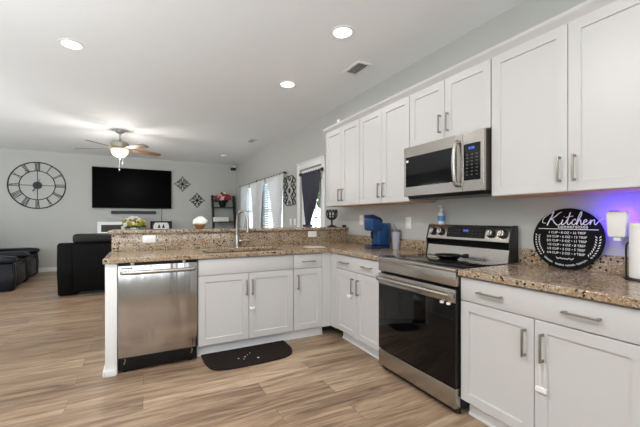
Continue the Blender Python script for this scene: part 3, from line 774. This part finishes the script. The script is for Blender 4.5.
# tv console and what stands on it
t = thing('media_console', 'white media console below the television, hidden behind the sofa', 'console', (-.1, 9.0, 0))
part('body', MB().box(-1.25, 1.15, 8.78, 9.26, .06, .82, .004), 'trim_paint', t)
for x in (-1.2, 1.1):
    for y in (8.82, 9.2): part('leg', MB().box(x-.03, x+.03, y-.03, y+.03, 0, .06), 'trim_paint', t)
for x0 in (-1.23, -.43, .37): part('door', MB().box(x0+.004, x0+.756, 8.762, 8.779, .08, .80, .002), 'trim_paint', t)
def frame(x0, x1, y, z0, z1, w, fm, im, label, arch=False):
    t = thing('picture_frame', label, 'picture frame', ((x0+x1)/2, y, z0), 'framed pictures on the console')
    part('border', MB().grid([x0, x0+w, x1-w, x1], [z0, z0+w, z1-w, z1], lambda a, b: not (x0+w < a < x1-w and z0+w < b < z1-w), lambda a, z, k: (a, y+.03-.03*k, z)), fm, t, smooth=False)
    part('print', MB().box(x0+w, x1-w, y+.012, y+.026, z0+w, z1-w), im, t)
    if arch:
        n = 10
        for c, r in ((.40, .26), (.60, .26)):
            xx = x0+(x1-x0)*c
            pl = [(xx-r*.5, z0+w)]+[(xx+.5*r*math.cos(PI-PI*i/n)*1., z0+.20+.13*math.sin(PI*i/n)) for i in range(n+1)]+[(xx+r*.5, z0+w)]
            m = MB().prism(pl, lambda p, k: (p[0], y+.010-.002*k-(.003 if c > .5 else 0), p[1])); part('printed_arch', m, 'paper', t)
            m = MB().prism([(xx-.035, z0+.16), (xx+.035, z0+.16), (xx, z0+.26)], lambda p, k: (p[0], y+.005-.002*k, p[1])); part('printed_peak', m, 'black_plastic', t)
    return t
frame(-.965, -.40, 9.05, .82, 1.14, .075, 'white_plastic', 'print_dark', 'wide white picture frame standing left of the yellow flowers')
frame(.16, .66, 8.98, .82, 1.15, .035, 'black_plastic', 'print_dark', 'dark framed print with pale arches right of the yellow flowers', True)
def blossom(m, c, r, n=6, up=None):
    for k in range(n):
        a = 2*PI*k/n+random.random()
        m.ell((c[0]+.5*r*math.cos(a), c[1]-.25*r, c[2]+.5*r*math.sin(a)), .52*r, .35*r, .52*r, 6)
    m.ell((c[0], c[1]-.45*r, c[2]), .3*r, .3*r, .3*r, 6)
def bouquet(name, label, loc, vase_prof, vm, vname, spread, hgt, fr, cols, leaf, n, cat='flowers'):
    t = thing(name, label, cat, loc)
    x, y, z = loc; top = max(p[1] for p in vase_prof)
    part(vname, MB().lathe(vase_prof, loc, 20), vm, t)
    m = MB()
    for i in range(46):
        a = random.random()*2*PI; q = spread*random.random()**.5; b = random.random()
        m.ell((x+q*math.cos(a), y+q*math.sin(a)*.8, z+top+hgt*b*(.9-.3*q/spread)), spread*.2, spread*.07, spread*.11, 6,
              Euler((random.uniform(-1, 1), random.uniform(-1, 1), a)).to_matrix().to_4x4())
    for i in range(8):
        a = 2*PI*i/8; m.tube([(x, y, z+top*.8), (x+spread*.5*math.cos(a), y+spread*.5*math.sin(a), z+top+hgt*.5)], .004, 5)
    part('foliage', m, leaf, t)
    for i in range(n):
        a = 2.4*i; q = spread*((i+.5)/n)**.5*.95; dome = (1-(q/spread)**2)**.5 if q < spread else 0
        m = MB(); blossom(m, (x+q*math.cos(a), y-.35*spread+.5*q*math.sin(a), z+top+hgt*(.25+.75*dome)*(.72+.28*math.sin(a))), fr*random.uniform(.85, 1.15))
        part('flower', m, random.choice(cols), t)
    return t
bouquet('flower_arrangement', 'yellow and white flower arrangement in front of the soundbar', (-.195, 8.9, .82), [(0, 0), (.07, 0), (.09, .06), (.08, .14), (.1, .18), (.09, .18), (0, .15)], 'white_plastic', 'vase',
        .25, .26, .046, ['flower_yellow', 'flower_white', 'flower_lime', 'flower_lime', 'flower_white'], 'leaf_green', 36)
# ladder shelf in the far corner
t = thing('ladder_shelf', 'black leaning ladder shelf in the far corner', 'shelf', (1.80, 9.1, 0))
LS0, LS1 = 1.72, 2.31
def rail_y(z): return FY-.03-.42*(1-z/1.86)
for x in (LS0, LS1):
    m = MB().prism([(rail_y(0)-.03, 0), (rail_y(0)+.03, 0), (FY-.005, 1.86), (FY-.065, 1.86)], lambda p, k: (x-.03+.06*k, p[0], p[1])); part('side_rail', m, 'black_metal', t)
for z in (.35, .75, 1.13, 1.53):
    y = rail_y(z); part('shelf_board', MB().box(LS0+.031, LS1-.031, y-.2, FY-.004, z-.022, z, .002), 'black_metal', t)
bouquet('potted_flowers', 'red and pink flowers in a dark pot on the ladder shelf', (1.97, 9.13, 1.53), [(0, 0), (.07, 0), (.10, .1), (.11, .16), (.095, .16), (0, .14)], 'black_plastic', 'pot',
        .21, .22, .052, ['flower_red', 'flower_pink', 'flower_red', 'flower_white', 'flower_dusk'], 'leaf_dark', 30)
tag(link_mesh('storage_box', MB().box(1.70, 2.10, 8.94, 9.07, 1.1305, 1.25, .006), 'paper', origin=(1.9, 9.0, 1.13)), 'white box on the middle board of the ladder shelf', 'box')
for i in range(3):
    tag(link_mesh('book', MB().box(1.77+.012*i, 2.01-.01*i, 8.95, 9.15, .7505+.05*i, .7985+.05*i, .003), 'paper', origin=(1.8, 9.05, .75+.05*i)),
        ['lowest white book of the stack on the ladder shelf', 'middle white book of the stack on the ladder shelf', 'topmost white book of the stack on the ladder shelf'][i], 'book', 'white books on the ladder shelf')

# ---------------------------------------------------------------- right wall of the living room
def curtain(name, label, x, prof, folds, amp, m_, group, rod=None):
    """prof: (z, y0, y1) top to bottom"""
    t = thing(name, label, 'curtain', (x, (prof[0][1]+prof[0][2])/2, prof[-1][0]), group)
    def at(v):
        z = prof[0][0]+(prof[-1][0]-prof[0][0])*v
        for (za, a0, a1), (zb, b0, b1) in zip(prof, prof[1:]):
            if zb <= z <= za or (za, zb) == (prof[-2][0], prof[-1][0]):
                s_ = (za-z)/(za-zb); return z, a0+(b0-a0)*s_, a1+(b1-a1)*s_
    def fn(u, v):
        z, y0, y1 = at(v); w = abs(y1-y0)
        return (x+amp*math.sin(u*folds*2*PI+1.3*v)*min(1, .35+v), y0+(y1-y0)*u, z+.01*math.sin(u*folds*2*PI))
    part('cloth', MB().sheet(fn, folds*10, 30), m_, t, solid=.004)
    return t
def rod(label, x, y0, y1, z, m_='black_metal', r=.009):
    t = thing('curtain_rod', label, 'curtain rod', (x, (y0+y1)/2, z), 'curtain rods')
    part('pole', MB().cyl((x, y0, z), (x, y1, z), r, seg=10), m_, t)
    for y in (y0, y1): part('finial', MB().ell((x, y, z), .02, .026, .02), m_, t)
    for y in (y0+.06, y1-.06): part('bracket', MB().box(x-.004, WX-.001, y-.008, y+.008, z-.008, z+.008), m_, t)
CXR = WX-.075
rod('thin curtain rod over the nearer living room window', CXR, 5.50, 7.10, 2.06); rod('thin curtain rod over the farther living room window', CXR, 7.14, 8.52, 2.06)
sg = 'sheer white curtains'
curtain('sheer_curtain', 'white sheer curtain panel nearest the iron wall scroll', CXR, [(2.072, 5.55, 6.54), (1.75, 5.60, 6.30), (1.0, 5.72, 6.0), (.5, 5.62, 6.08)], 7, .022, 'sheer_white', sg)
curtain('sheer_curtain', 'white sheer curtain panel swept aside on the far half of the nearer window', CXR, [(2.072, 6.57, 7.10), (1.75, 6.78, 7.09), (1.0, 6.92, 7.07), (.5, 6.88, 7.08)], 6, .022, 'sheer_white', sg)
curtain('sheer_curtain', 'white sheer curtain panel on the near half of the farther window', CXR, [(2.072, 7.13, 7.66), (1.75, 7.14, 7.50), (1.0, 7.16, 7.34), (.5, 7.14, 7.38)], 6, .022, 'sheer_white', sg)
curtain('sheer_curtain', 'farthest white sheer curtain panel, beside the ladder shelf', CXR, [(2.072, 7.69, 8.47), (1.75, 7.95, 8.46), (1.0, 8.22, 8.44), (.5, 8.16, 8.46)], 6, .022, 'sheer_white', sg)
for (a, b), lb in zip(WIN, ('white slatted blind in the nearer living room window', 'white slatted blind in the farther living room window')):
    t = thing('window_blind', lb, 'blind', (WX+.012, (a+b)/2, WZ[0]), 'window blinds')
    m = MB(); z = WZ[0]+.03
    while z < WZ[1]-.07:
        m.box(-.022, .022, -(b-a)/2+.01, (b-a)/2-.01, -.0013, .0013, M=Matrix.Translation((WX+.004, (a+b)/2, z)) @ Matrix.Rotation(math.radians(38), 4, 'Y')); z += .05
    part('slat', m, 'blind_white', t)
    part('headrail', MB().box(WX-.022, WX+.026, a+.004, b-.004, WZ[1]-.06, WZ[1]-.002, .003), 'white_plastic', t)
# wrought-iron scroll
t = thing('iron_wall_scroll', 'black wrought iron scroll ornament between the window and glass door', 'wall decor', (WX-.012, 5.42, 1.72))
SQ = lambda y, z: (WX-.014, 5.42+y, 1.72+z)
m = MB()
for s_ in (-1, 1):
    m.tube(spline([SQ(s_*.05, -.27), SQ(s_*.17, -.23), SQ(s_*.07, -.1), SQ(s_*.2, 0), SQ(s_*.07, .1), SQ(s_*.17, .23), SQ(s_*.05, .27)], 6), .008, 6)
part('side_bar', m, 'black_metal', t)
for i, (y, z, r, s0) in enumerate([(sy*.19, zz, .08, sy) for sy in (-1, 1) for zz in (-.19, -.065, .065, .19)]+[(0, .21, .06, 1), (0, -.21, .06, -1)]):
    pts = [SQ(y+r*(1-.75*k/22)*math.cos(k*.3+(0 if s0 > 0 else PI)), z+r*(1-.75*k/22)*math.sin(k*.3+(0 if s0 > 0 else PI))) for k in range(23)]
    part('scroll', MB().tube(pts, .0075, 6), 'black_metal', t)
part('rosette', MB().ell(SQ(0, 0), .012, .04, .05), 'black_metal', t)
# door curtain
DXC = WX-.05
t = thing('curtain_rod', 'short black curtain rod across the top of the glass door', 'curtain rod', (DXC, 4.53, 1.94), 'curtain rods')
part('pole', MB().cyl((DXC, 4.17, 1.94), (DXC, 4.88, 1.94), .010, seg=10), 'black_metal', t)
for y in (4.16, 4.88): part('finial', MB().ell((DXC, y, 1.94), .024, .03, .03), 'black_metal', t)
for y in (4.19, 4.865): part('bracket', MB().box(DXC-.004, WX-.019, y-.008, y+.008, 1.932, 1.948), 'black_metal', t)
t = curtain('door_curtain', 'dark slate curtain gathered to the left side of the glass door', DXC, [(1.952, 4.85, 4.20), (1.65, 4.82, 4.24), (1.38, 4.76, 4.38), (1.2, 4.69, 4.52), (1.10, 4.66, 4.57), (.9, 4.71, 4.50), (.5, 4.76, 4.44)], 8, .018, 'curtain_slate', None)
part('tie_band', MB().lathe([(.075, 1.045), (.082, 1.055), (.082, 1.085), (.075, 1.095)], (DXC, 4.615, .03), 20), 'curtain_slate', t)
tag(link_mesh('door_sensor', MB().box(WX-.034, WX-.0185, 4.178, 4.205, 1.62, 1.80, .004), 'white_plastic', origin=(WX-.02, 4.19, 1.7)), 'small white sensor stuck to the right side of the glass door trim', 'sensor')

# ---------------------------------------------------------------- sofas
t = thing('recliner_sofa', 'black leather sofa seen from behind, left of the peninsula', 'sofa', (-.3, 6.6, 0))
SY = 6.22; sx0, sx1 = -1.19, .62
m = MB().prism([(SY+.03, .05), (SY-.02, .42), (SY-.03, .81), (SY+.03, .84), (SY+.20, .83), (SY+.30, .5), (SY+.28, .05)], lambda p, k: ((sx0+.01) if k == 0 else sx1-.01, p[0], p[1]), .02)
part('back_panel', m, 'leather_black', t)
part('side_wing', MB().prism([(SY+.03, .012), (SY-.03, .38), (SY-.035, .81), (SY+.03, .835), (SY+.85, .62), (SY+.95, .55), (SY+.95, .012)], lambda p, k: (sx0 if k == 0 else sx0+.2, p[0], p[1]), .02), 'leather_black', t)
part('side_wing', MB().prism([(SY+.03, .012), (SY-.03, .38), (SY-.035, .81), (SY+.03, .835), (SY+.85, .62), (SY+.95, .55), (SY+.95, .012)], lambda p, k: (sx1-.2 if k == 0 else sx1, p[0], p[1]), .02), 'leather_black', t)
for x0, x1 in ((-1.0, -.31), (-.30, .40)): part('headrest', MB().box(x0, x1, SY-.01, SY+.22, .825, .975, .05, 4), 'leather_black_lit', t)
for x0, x1 in ((-1.02, -.305), (-.295, .42)): part('seat_cushion', MB().box(x0, x1, SY+.3, SY+.97, .2, .47, .06, 3), 'leather_black', t)
part('base', MB().box(sx0+.28, sx1-.28, SY+.10, SY+.9, 0, .05), 'black_metal', t)
t = thing('recliner_sofa', 'navy black leather reclining sofa along the left, seen from its end', 'sofa', (-2.4, 8.0, 0))
for y0 in (6.98, 7.86, 8.78):
    m = MB().prism([(-2.95, .02), (-1.945, .02), (-1.93, .28), (-1.945, .47), (-2.95, .47)], lambda p, k: (p[0], y0+.012+.216*k, p[1]), .02)
    a = part('armrest', m, 'leather_navy', t)
    m = MB().prism([(-2.93, .475), (-1.94, .475), (-1.905, .50), (-1.905, .545), (-1.95, .578), (-2.1, .588), (-2.93, .588)], lambda p, k: (p[0], y0+.24*k, p[1]), .028)
    part('arm_pad', m, 'leather_navy', a)
    m = MB().tube([(-1.93, y0+.05, .03), (-1.918, y0+.05, .28), (-1.93, y0+.05, .46)], .006, 5); part('seam', m, 'leather_navy', a)
for y0, y1 in ((7.225, 7.855), (8.105, 8.775)):
    part('seat_cushion', MB().box(-2.7, -1.97, y0, y1, .24, .47, .07, 3), 'leather_navy', t)
    part('footrest', MB().box(-1.99, -1.935, y0+.005, y1-.005, .06, .40, .025, 3), 'leather_navy', t)
    part('backrest', MB().box(-3.02, -2.72, y0, y1, .3, .98, .08, 3), 'leather_navy', t)
part('base', MB().box(-2.9, -2.05, 7.1, 8.95, 0, .2), 'black_metal', t)
t.rotation_euler = (0, 0, .06); t.location.x -= .06

# ---------------------------------------------------------------- floor mat
P = [(.46, 3.035), (.462, 2.93), (.468, 2.82), (.50, 2.70), (.60, 2.645), (.78, 2.632), (.95, 2.634), (1.10, 2.648), (1.20, 2.70), (1.248, 2.80), (1.255, 2.90), (1.255, 3.035)]
m = MB().prism(spline([(x, y, 0) for x, y in P], 5), lambda p, k: (p[0], p[1], .001+.013*k))
t = thing('kitchen_mat', 'dark brown half-round floor mat in front of the sink cabinet', 'mat', (.86, 2.84, 0))
part('mat', m, 'mat_brown', t, bevel=.005)
m = MB()
for (x, y, r) in ((.80, 2.80, .009), (.90, 2.735, .012), (.86, 2.86, .006), (.78, 2.76, .006), (.83, 2.83, .005), (.74, 2.79, .008)): m.ell((x, y, .0152), r, r*.7, .0012, 8)
part('crumb', m, 'paper', t, 'pale crumbs')

# ---------------------------------------------------------------- things on the counters
# coffee maker
CX0, CX1, CY0, CY1 = 2.06, 2.29, 2.645, 2.775
t = thing('coffee_maker', 'blue single-serve coffee maker on the counter below the wall cabinets', 'coffee maker', (2.16, 2.71, CT))
part('base', MB().box(CX0, CX1, CY0, CY1, CT, CT+.032, .008), 'coffee_navy', t)
part('body', MB().box(CX0+.085, CX1, CY0+.002, CY1-.002, CT+.0325, CT+.262, .018, 3), 'coffee_blue', t)
m = MB().prism([(CX0+.012, CT+.185), (CX0+.13, CT+.185), (CX0+.135, CT+.27), (CX0+.11, CT+.29), (CX0+.004, CT+.312), (CX0-.002, CT+.30), (CX0, CT+.20)], lambda p, k: (p[0], (CY0-.004) if k == 0 else CY1+.004, p[1]), .012)
part('brew_head', m, 'coffee_blue', t)
m = MB().prism([(CX0-.004, CT+.3145), (CX0-.012, CT+.345), (CX0+.02, CT+.352), (CX0+.12, CT+.318), (CX0+.145, CT+.29), (CX0+.137, CT+.2715), (CX0+.112, CT+.2925)], lambda p, k: (p[0], CY0+.008 if k == 0 else CY1-.008, p[1]), .003)
part('lid_handle', m, 'coffee_navy', t)
part('drip_tray', MB().box(CX0+.01, CX0+.08, CY0+.015, CY1-.015, CT+.0325, CT+.038), 'black_plastic', t)
part('spout', MB().lathe([(0, .10), (.008, .10), (.013, .178), (0, .178)], (CX0+.045, 2.707, CT), 12), 'black_plastic', t)
part('reservoir', MB().box(CX1-.002, CX1+.035, CY0+.02, CY1-.02, CT+.06, CT+.262, .006), 'smoke_plastic', t)
# tumbler
c = (2.315, 2.585, CT)
t = thing('tumbler', 'pale lilac tumbler with lid and straw right of the coffee maker', 'tumbler', c)
part('cup', MB().lathe([(0, 0), (.031, 0), (.033, .005), (.043, .165), (.043, .175), (0, .175)], c), 'tumbler_lilac', t)
part('lid', MB().lathe([(0, .1755), (.045, .1755), (.045, .188), (.036, .198), (0, .198)], c), 'smoke_plastic', t)
part('straw', MB().cyl((2.315, 2.575, CT+.1985), (2.30, 2.60, CT+.255), .0045, seg=8), 'smoke_plastic', t)
# spoon rest
t = thing('spoon_rest', 'black dish-shaped spoon rest with handle on the glass cooktop', 'spoon rest', (2.09, 1.72, .9187))
part('dish', MB().lathe([(0, .0005), (.062, .0005), (.098, .03), (.096, .034), (.06, .008), (0, .006)], (2.08, 1.745, .9187), 28), 'black_enamel', t)
part('handle', MB().tube([(2.13, 1.675, .942), (2.15, 1.655, .947), (2.165, 1.64, .948)], [.012, .018, .016], 8), 'black_enamel', t)
# soap bottle on the range back
c = (2.328, 2.03, 1.1765)
t = thing('soap_bottle', 'clear pump bottle with a blue label standing on the range back', 'bottle', c)
part('bottle_body', MB().lathe([(0, 0), (.027, 0), (.029, .004), (.029, .085), (.022, .102), (.011, .108), (.011, .114), (0, .114)], c, 20), 'clear_plastic', t)
part('label_band', MB().lathe([(.0293, .025), (.0297, .025), (.0297, .072), (.0293, .072)], c, 20), 'label_blue', t)
part('pump', MB().lathe([(0, .1145), (.012, .1145), (.012, .126), (.004, .128), (.004, .150), (0, .150)], c, 12).box(c[0]-.035, c[0]+.006, c[1]-.005, c[1]+.005, c[2]+.1505, c[2]+.16, .002), 'white_plastic', t)
# sign
SR = .189
TL = math.radians(7)
SC0 = Vector((2.316, 1.098, CT+.001))
ez = Vector((math.sin(TL), 0, math.cos(TL))); en = Vector((-math.cos(TL), 0, math.sin(TL)))
SCN = SC0+ez*SR
def SP(u, w, n=0): return SCN+Vector((0, -1, 0))*(u*SR)+ez*(w*SR)+en*n
t = thing('kitchen_sign', 'round black kitchen conversions sign leaning against the backsplash', 'sign', tuple(SC0))
m = MB().prism([(math.cos(2*PI*k/72), math.sin(2*PI*k/72)) for k in range(72)], lambda p, k: SP(p[0], p[1], -.012+.012*k))
part('board', m, 'sign_black', t)
SM = lambda u, w: Matrix.Translation(SP(u, w, .0004)) @ Matrix(((0, ez.x, en.x), (-1, ez.y, en.y), (0, ez.z, en.z))).to_4x4()
STK = [
 ([(-.40, .90), (-.45, .74), (-.52, .58), (-.58, .42)], .020),
 ([(-.40, .90), (-.55, .80), (-.70, .66), (-.72, .52), (-.62, .50)], .012),
 ([(-.17, .88), (-.26, .82), (-.38, .70), (-.50, .63), (-.42, .62), (-.36, .52), (-.26, .44), (-.16, .50)], .018),
 ([(-.16, .50), (-.12, .62), (-.15, .50), (-.12, .45), (-.04, .52)], .017), ([(-.09, .71), (-.085, .73)], .016),
 ([(-.04, .52), (.04, .70), (.08, .86), (.03, .66), (.01, .50), (.06, .46), (.12, .54)], .017), ([(-.04, .69), (.06, .72), (.16, .74)], .012),
 ([(.24, .60), (.21, .64), (.15, .58), (.14, .49), (.20, .46), (.28, .55)], .017),
 ([(.28, .55), (.37, .74), (.38, .88), (.33, .78), (.28, .58), (.27, .46), (.30, .56), (.36, .62), (.38, .52), (.40, .46), (.46, .53)], .017),
 ([(.46, .53), (.53, .58), (.51, .63), (.46, .58), (.46, .48), (.52, .46), (.60, .54)], .017),
 ([(.60, .54), (.64, .62), (.62, .47), (.66, .58), (.72, .62), (.73, .52), (.76, .47), (.84, .58), (.94, .66)], .016)]
m = MB()
for pts, w in STK:
    P = spline([SP(u, wz, .0012) for u, wz in pts], 6); m.tube(P, w*SR*.85, 6)
part('script_lettering', m, 'sign_white', t)
text('conversions', .031, SM(.16, .392), 'sign_white', t, spacing=1.05)
m = MB().prism([(-.84, .30), (.84, .30), (.84, .32), (-.84, .32)], lambda p, k: SP(p[0], p[1], .0003+.0008*k)); part('divider_line', m, 'sign_white', t)
for i, s_ in enumerate(('1 CUP \u2022 8 OZ \u2022 16 TBSP', '3/4 CUP \u2022 6 OZ \u2022 12 TBSP', '2/3 CUP \u2022 5 OZ \u2022 11 TBSP', '1/2 CUP \u2022 4 OZ \u2022 8 TBSP', '1/3 CUP \u2022 3 OZ \u2022 5 TBSP', '1/4 CUP \u2022 2 OZ \u2022 4 TBSP')):
    text(s_, .0195, SM(0, .19-.135*i), 'sign_white', t)
def leafmark(m, c, ang, L, w):
    d = Vector((math.cos(ang), math.sin(ang))); q = Vector((-d.y, d.x)); c = Vector(c)
    m.prism([c-d*L, c-q*w, c+d*L, c+q*w], lambda p, k: SP(p[0], p[1], .0003+.0008*k))
for side in (-1, 1):
    m = MB()
    for i in range(9):
        a = math.radians(-38+i*5.5)
        for k, (rr, da) in enumerate(((.80, .7), (.90, -.7))):
            a2 = a if side == 1 else PI-a
            leafmark(m, (rr*math.cos(a2), rr*math.sin(a2)), a2+side*(PI/2+da), .045, .016)
    part('leaf_ornament', m, 'sign_white', t)
m = MB()
for side in (-1, 1):
    for i in range(4): leafmark(m, (side*(.06+.055*i), -.66+.02*(i % 2)), side*.7*(1 if i % 2 else -1), .04, .014)
leafmark(m, (0, -.66), 0, .03, .02)
part('leaf_ornament', m, 'sign_white', t)
m = MB()
for i in range(34):
    if i in (8, 9, 17, 25): continue
    a = math.radians(-132+84*i/33); rr = .87
    for q in (-.012, .010): leafmark(m, ((rr+q)*math.cos(a+q), (rr+q)*math.sin(a+q)), a+(.0 if i % 3 else .5), .024, .007)
part('rim_lettering', m, 'sign_white', t)
# insect trap
c = (WX-.10, .845, 1.195)
t = thing('insect_trap', 'white plug-in insect trap glowing purple against the wall', 'insect trap', (WX-.05, .835, 1.12))
m = MB().prism([(-.038, -.062), (-.03, -.068), (.03, -.068), (.038, -.062), (.045, .058), (.037, .070), (-.037, .070), (-.045, .058)], lambda p, k: (WX-.112+.05*k, .835-p[0], 1.195+p[1]), .008)
part('shell', m, 'white_plastic', t)
part('top_slot', MB().box(WX-.105, WX-.07, .835, .868, 1.2652, 1.270, .002), 'vent_dark', t)
part('foot', MB().box(WX-.10, WX-.07, .818, .852, 1.105, 1.1268, .006), 'white_plastic', t)
part('plug', MB().box(WX-.0615, WX-.0095, .82, .85, 1.13, 1.19, .004), 'white_plastic', t)
part('ultraviolet_lamp', MB().box(WX-.0575, WX-.046, .80, .89, 1.205, 1.255, .004), 'led_purple', t, 'glowing purple lamp behind the shell')
# paper towels
c = (2.285, .718, CT)
t = thing('paper_towel_holder', 'black wire paper towel holder at the right end of the counter', 'towel holder', c)
m = MB().tube([(c[0]+.082*math.cos(2*PI*k/40), c[1]+.082*math.sin(2*PI*k/40), CT+.0045) for k in range(40)], .0042, 6, True).tube([(c[0]-.08, c[1], CT+.0045), (c[0]+.08, c[1], CT+.0045)], .0042, 6)
part('base_ring', m, 'black_metal', t)
part('post', MB().cyl((c[0], c[1], CT+.004), (c[0], c[1], CT+.325), .005, seg=8).ell((c[0], c[1], CT+.33), .011, .011, .011), 'black_metal', t)
part('tension_arm', MB().tube(spline([(c[0]+.01, c[1]+.084, CT+.005), (c[0]+.01, c[1]+.084, CT+.09), (c[0]+.01, c[1]+.084, CT+.165), (c[0]+.008, c[1]+.076, CT+.185), (c[0], c[1]+.07, CT+.188)], 6), .0042, 6), 'black_metal', t)
m = MB().lathe([(.02, .011), (.0655, .011), (.0665, .014), (.0665, .288), (.0655, .291), (.02, .291), (.02, .011)], c, 40)
tag(link_mesh('paper_towel_roll', m, 'paper', origin=c), 'white paper towel roll on its black wire holder', 'paper towel')
# thin white sheet
m = MB().prism([(1.56, 3.20), (1.60, 3.12), (1.76, 3.05), (1.74, 3.14)], lambda p, k: (p[0], p[1], CT+.0005+.002*k))
tag(link_mesh('paper_sheet', m, 'paper', origin=(1.66, 3.12, CT)), 'thin white sheet lying flat on the granite near the inside corner', 'paper')

# ---------------------------------------------------------------- things on the bar
bouquet('flower_basket', 'white flowers in a brown wicker basket on the raised bar', (.545, 3.64, BAR1), [(0, 0), (.03, 0), (.045, .02), (.062, .048), (.058, .052), (0, .035)], 'wicker', 'basket',
        .066, .07, .022, ['flower_white'], 'flower_white', 26)
c = (2.225, 3.70, BAR1)
t = thing('iron_goblet', 'black openwork iron goblet on the bar under the leftmost wall cabinet', 'goblet', c)
m = MB().box(c[0]-.05, c[0]+.05, c[1]-.05, c[1]+.05, BAR1, BAR1+.008, .002).box(c[0]-.038, c[0]+.038, c[1]-.038, c[1]+.038, BAR1+.008, BAR1+.02, .002)
part('base', m, 'black_metal', t)
part('stem', MB().lathe([(0, .02), (.03, .02), (.012, .035), (.009, .06), (.016, .07), (.009, .08), (.014, .098), (0, .10)], c, 14), 'black_metal', t)
prof = [(.014, .098), (.045, .112), (.066, .14), (.072, .18), (.066, .225)]
m = MB()
for k in range(10):
    a = 2*PI*k/10
    for sg_ in (-1, 1):
        m.tube(spline([(c[0]+r*math.cos(a+sg_*.34*math.sin((z-.098)*26)), c[1]+r*math.sin(a+sg_*.34*math.sin((z-.098)*26)), BAR1+z) for r, z in prof], 5), .0065, 6)
for r, z in ((.0665, .225), (.0685, .15)):
    m.tube([(c[0]+r*math.cos(2*PI*k/30), c[1]+r*math.sin(2*PI*k/30), BAR1+z) for k in range(30)], .0045, 6, True)
part('openwork_bowl', m, 'black_metal', t)
part('candle', MB().lathe([(0, .118), (.032, .118), (.032, .20), (0, .20)], c, 16), 'paper', t)
c = (2.335, 3.575, BAR1)
t = thing('candle_cup', 'tiny black cup at the wall end of the raised bar', 'cup', c)
part('cup', MB().lathe([(0, 0), (.022, 0), (.03, .03), (.027, .03), (.02, .006), (0, .006)], c, 16), 'black_metal', t)
part('wax', MB().lathe([(0, .007), (.02, .007), (.024, .02), (0, .02)], c, 16), 'black_plastic', t)
# white can on top of the cabinets
c = (2.17, 3.44, 2.341)
t = thing('white_canister', 'small white cylinder standing on top of the leftmost wall cabinet', 'canister', c)
part('canister_body', MB().lathe([(0, 0), (.024, 0), (.024, .085), (0, .085)], c, 18), 'white_plastic', t)
part('cap', MB().lathe([(0, .0855), (.025, .0855), (.025, .1), (0, .1)], c, 18), 'white_plastic', t)

# ---------------------------------------------------------------- child locks
def strap_lock(F, a, z, L, label, side):
    p = F(a, .03, z)
    t = thing('cabinet_lock', label, 'child lock', p, 'white cabinet child locks')
    m = MB()
    for q in (-.011, .011): fbox(m, F, a+q-.0022, a+q+.0022, .012, .015, z-L, z+.02, .0008)
    fbox(m, F, a-.013, a+.013, .012, .015, z+.02, z+.025); part('strap', m, 'clear_plastic', t)
    m = MB(); fbox(m, F, a-.03 if side < 0 else a-.018, a+.018 if side < 0 else a+.03, .002, .019, z-L-.018, z-L+.006, .003); part('latch', m, 'white_plastic', t)
strap_lock(FR, .921-.002, .50, .105, 'clear white strap lock hanging from a door handle right of the range', 1)
strap_lock(FP, .908+.006, .50, .10, 'white strap lock hanging from a handle of the sink cabinet', -1)
m = MB(); fbox(m, FR, 2.575, 2.625, .001, .016, .468, .50, .004); fbox(m, FR, 2.545, 2.575, .004, .010, .49, .50, .001)
tag(link_mesh('cabinet_lock', m, 'white_plastic', origin=FR(2.6, .0, .48)), 'white lock pad stuck on a cabinet door left of the range', 'child lock', 'white cabinet child locks')
t = thing('oven_clips', 'small white clips below the right end of the oven handle', 'child lock', (RX-.015, 1.47, .69))
for y in (1.44, 1.49): part('clip', MB().box(RX-.022, RX-.0045, y-.011, y+.011, .686, .701, .003), 'white_plastic', t)  # two small white blocks under the handle
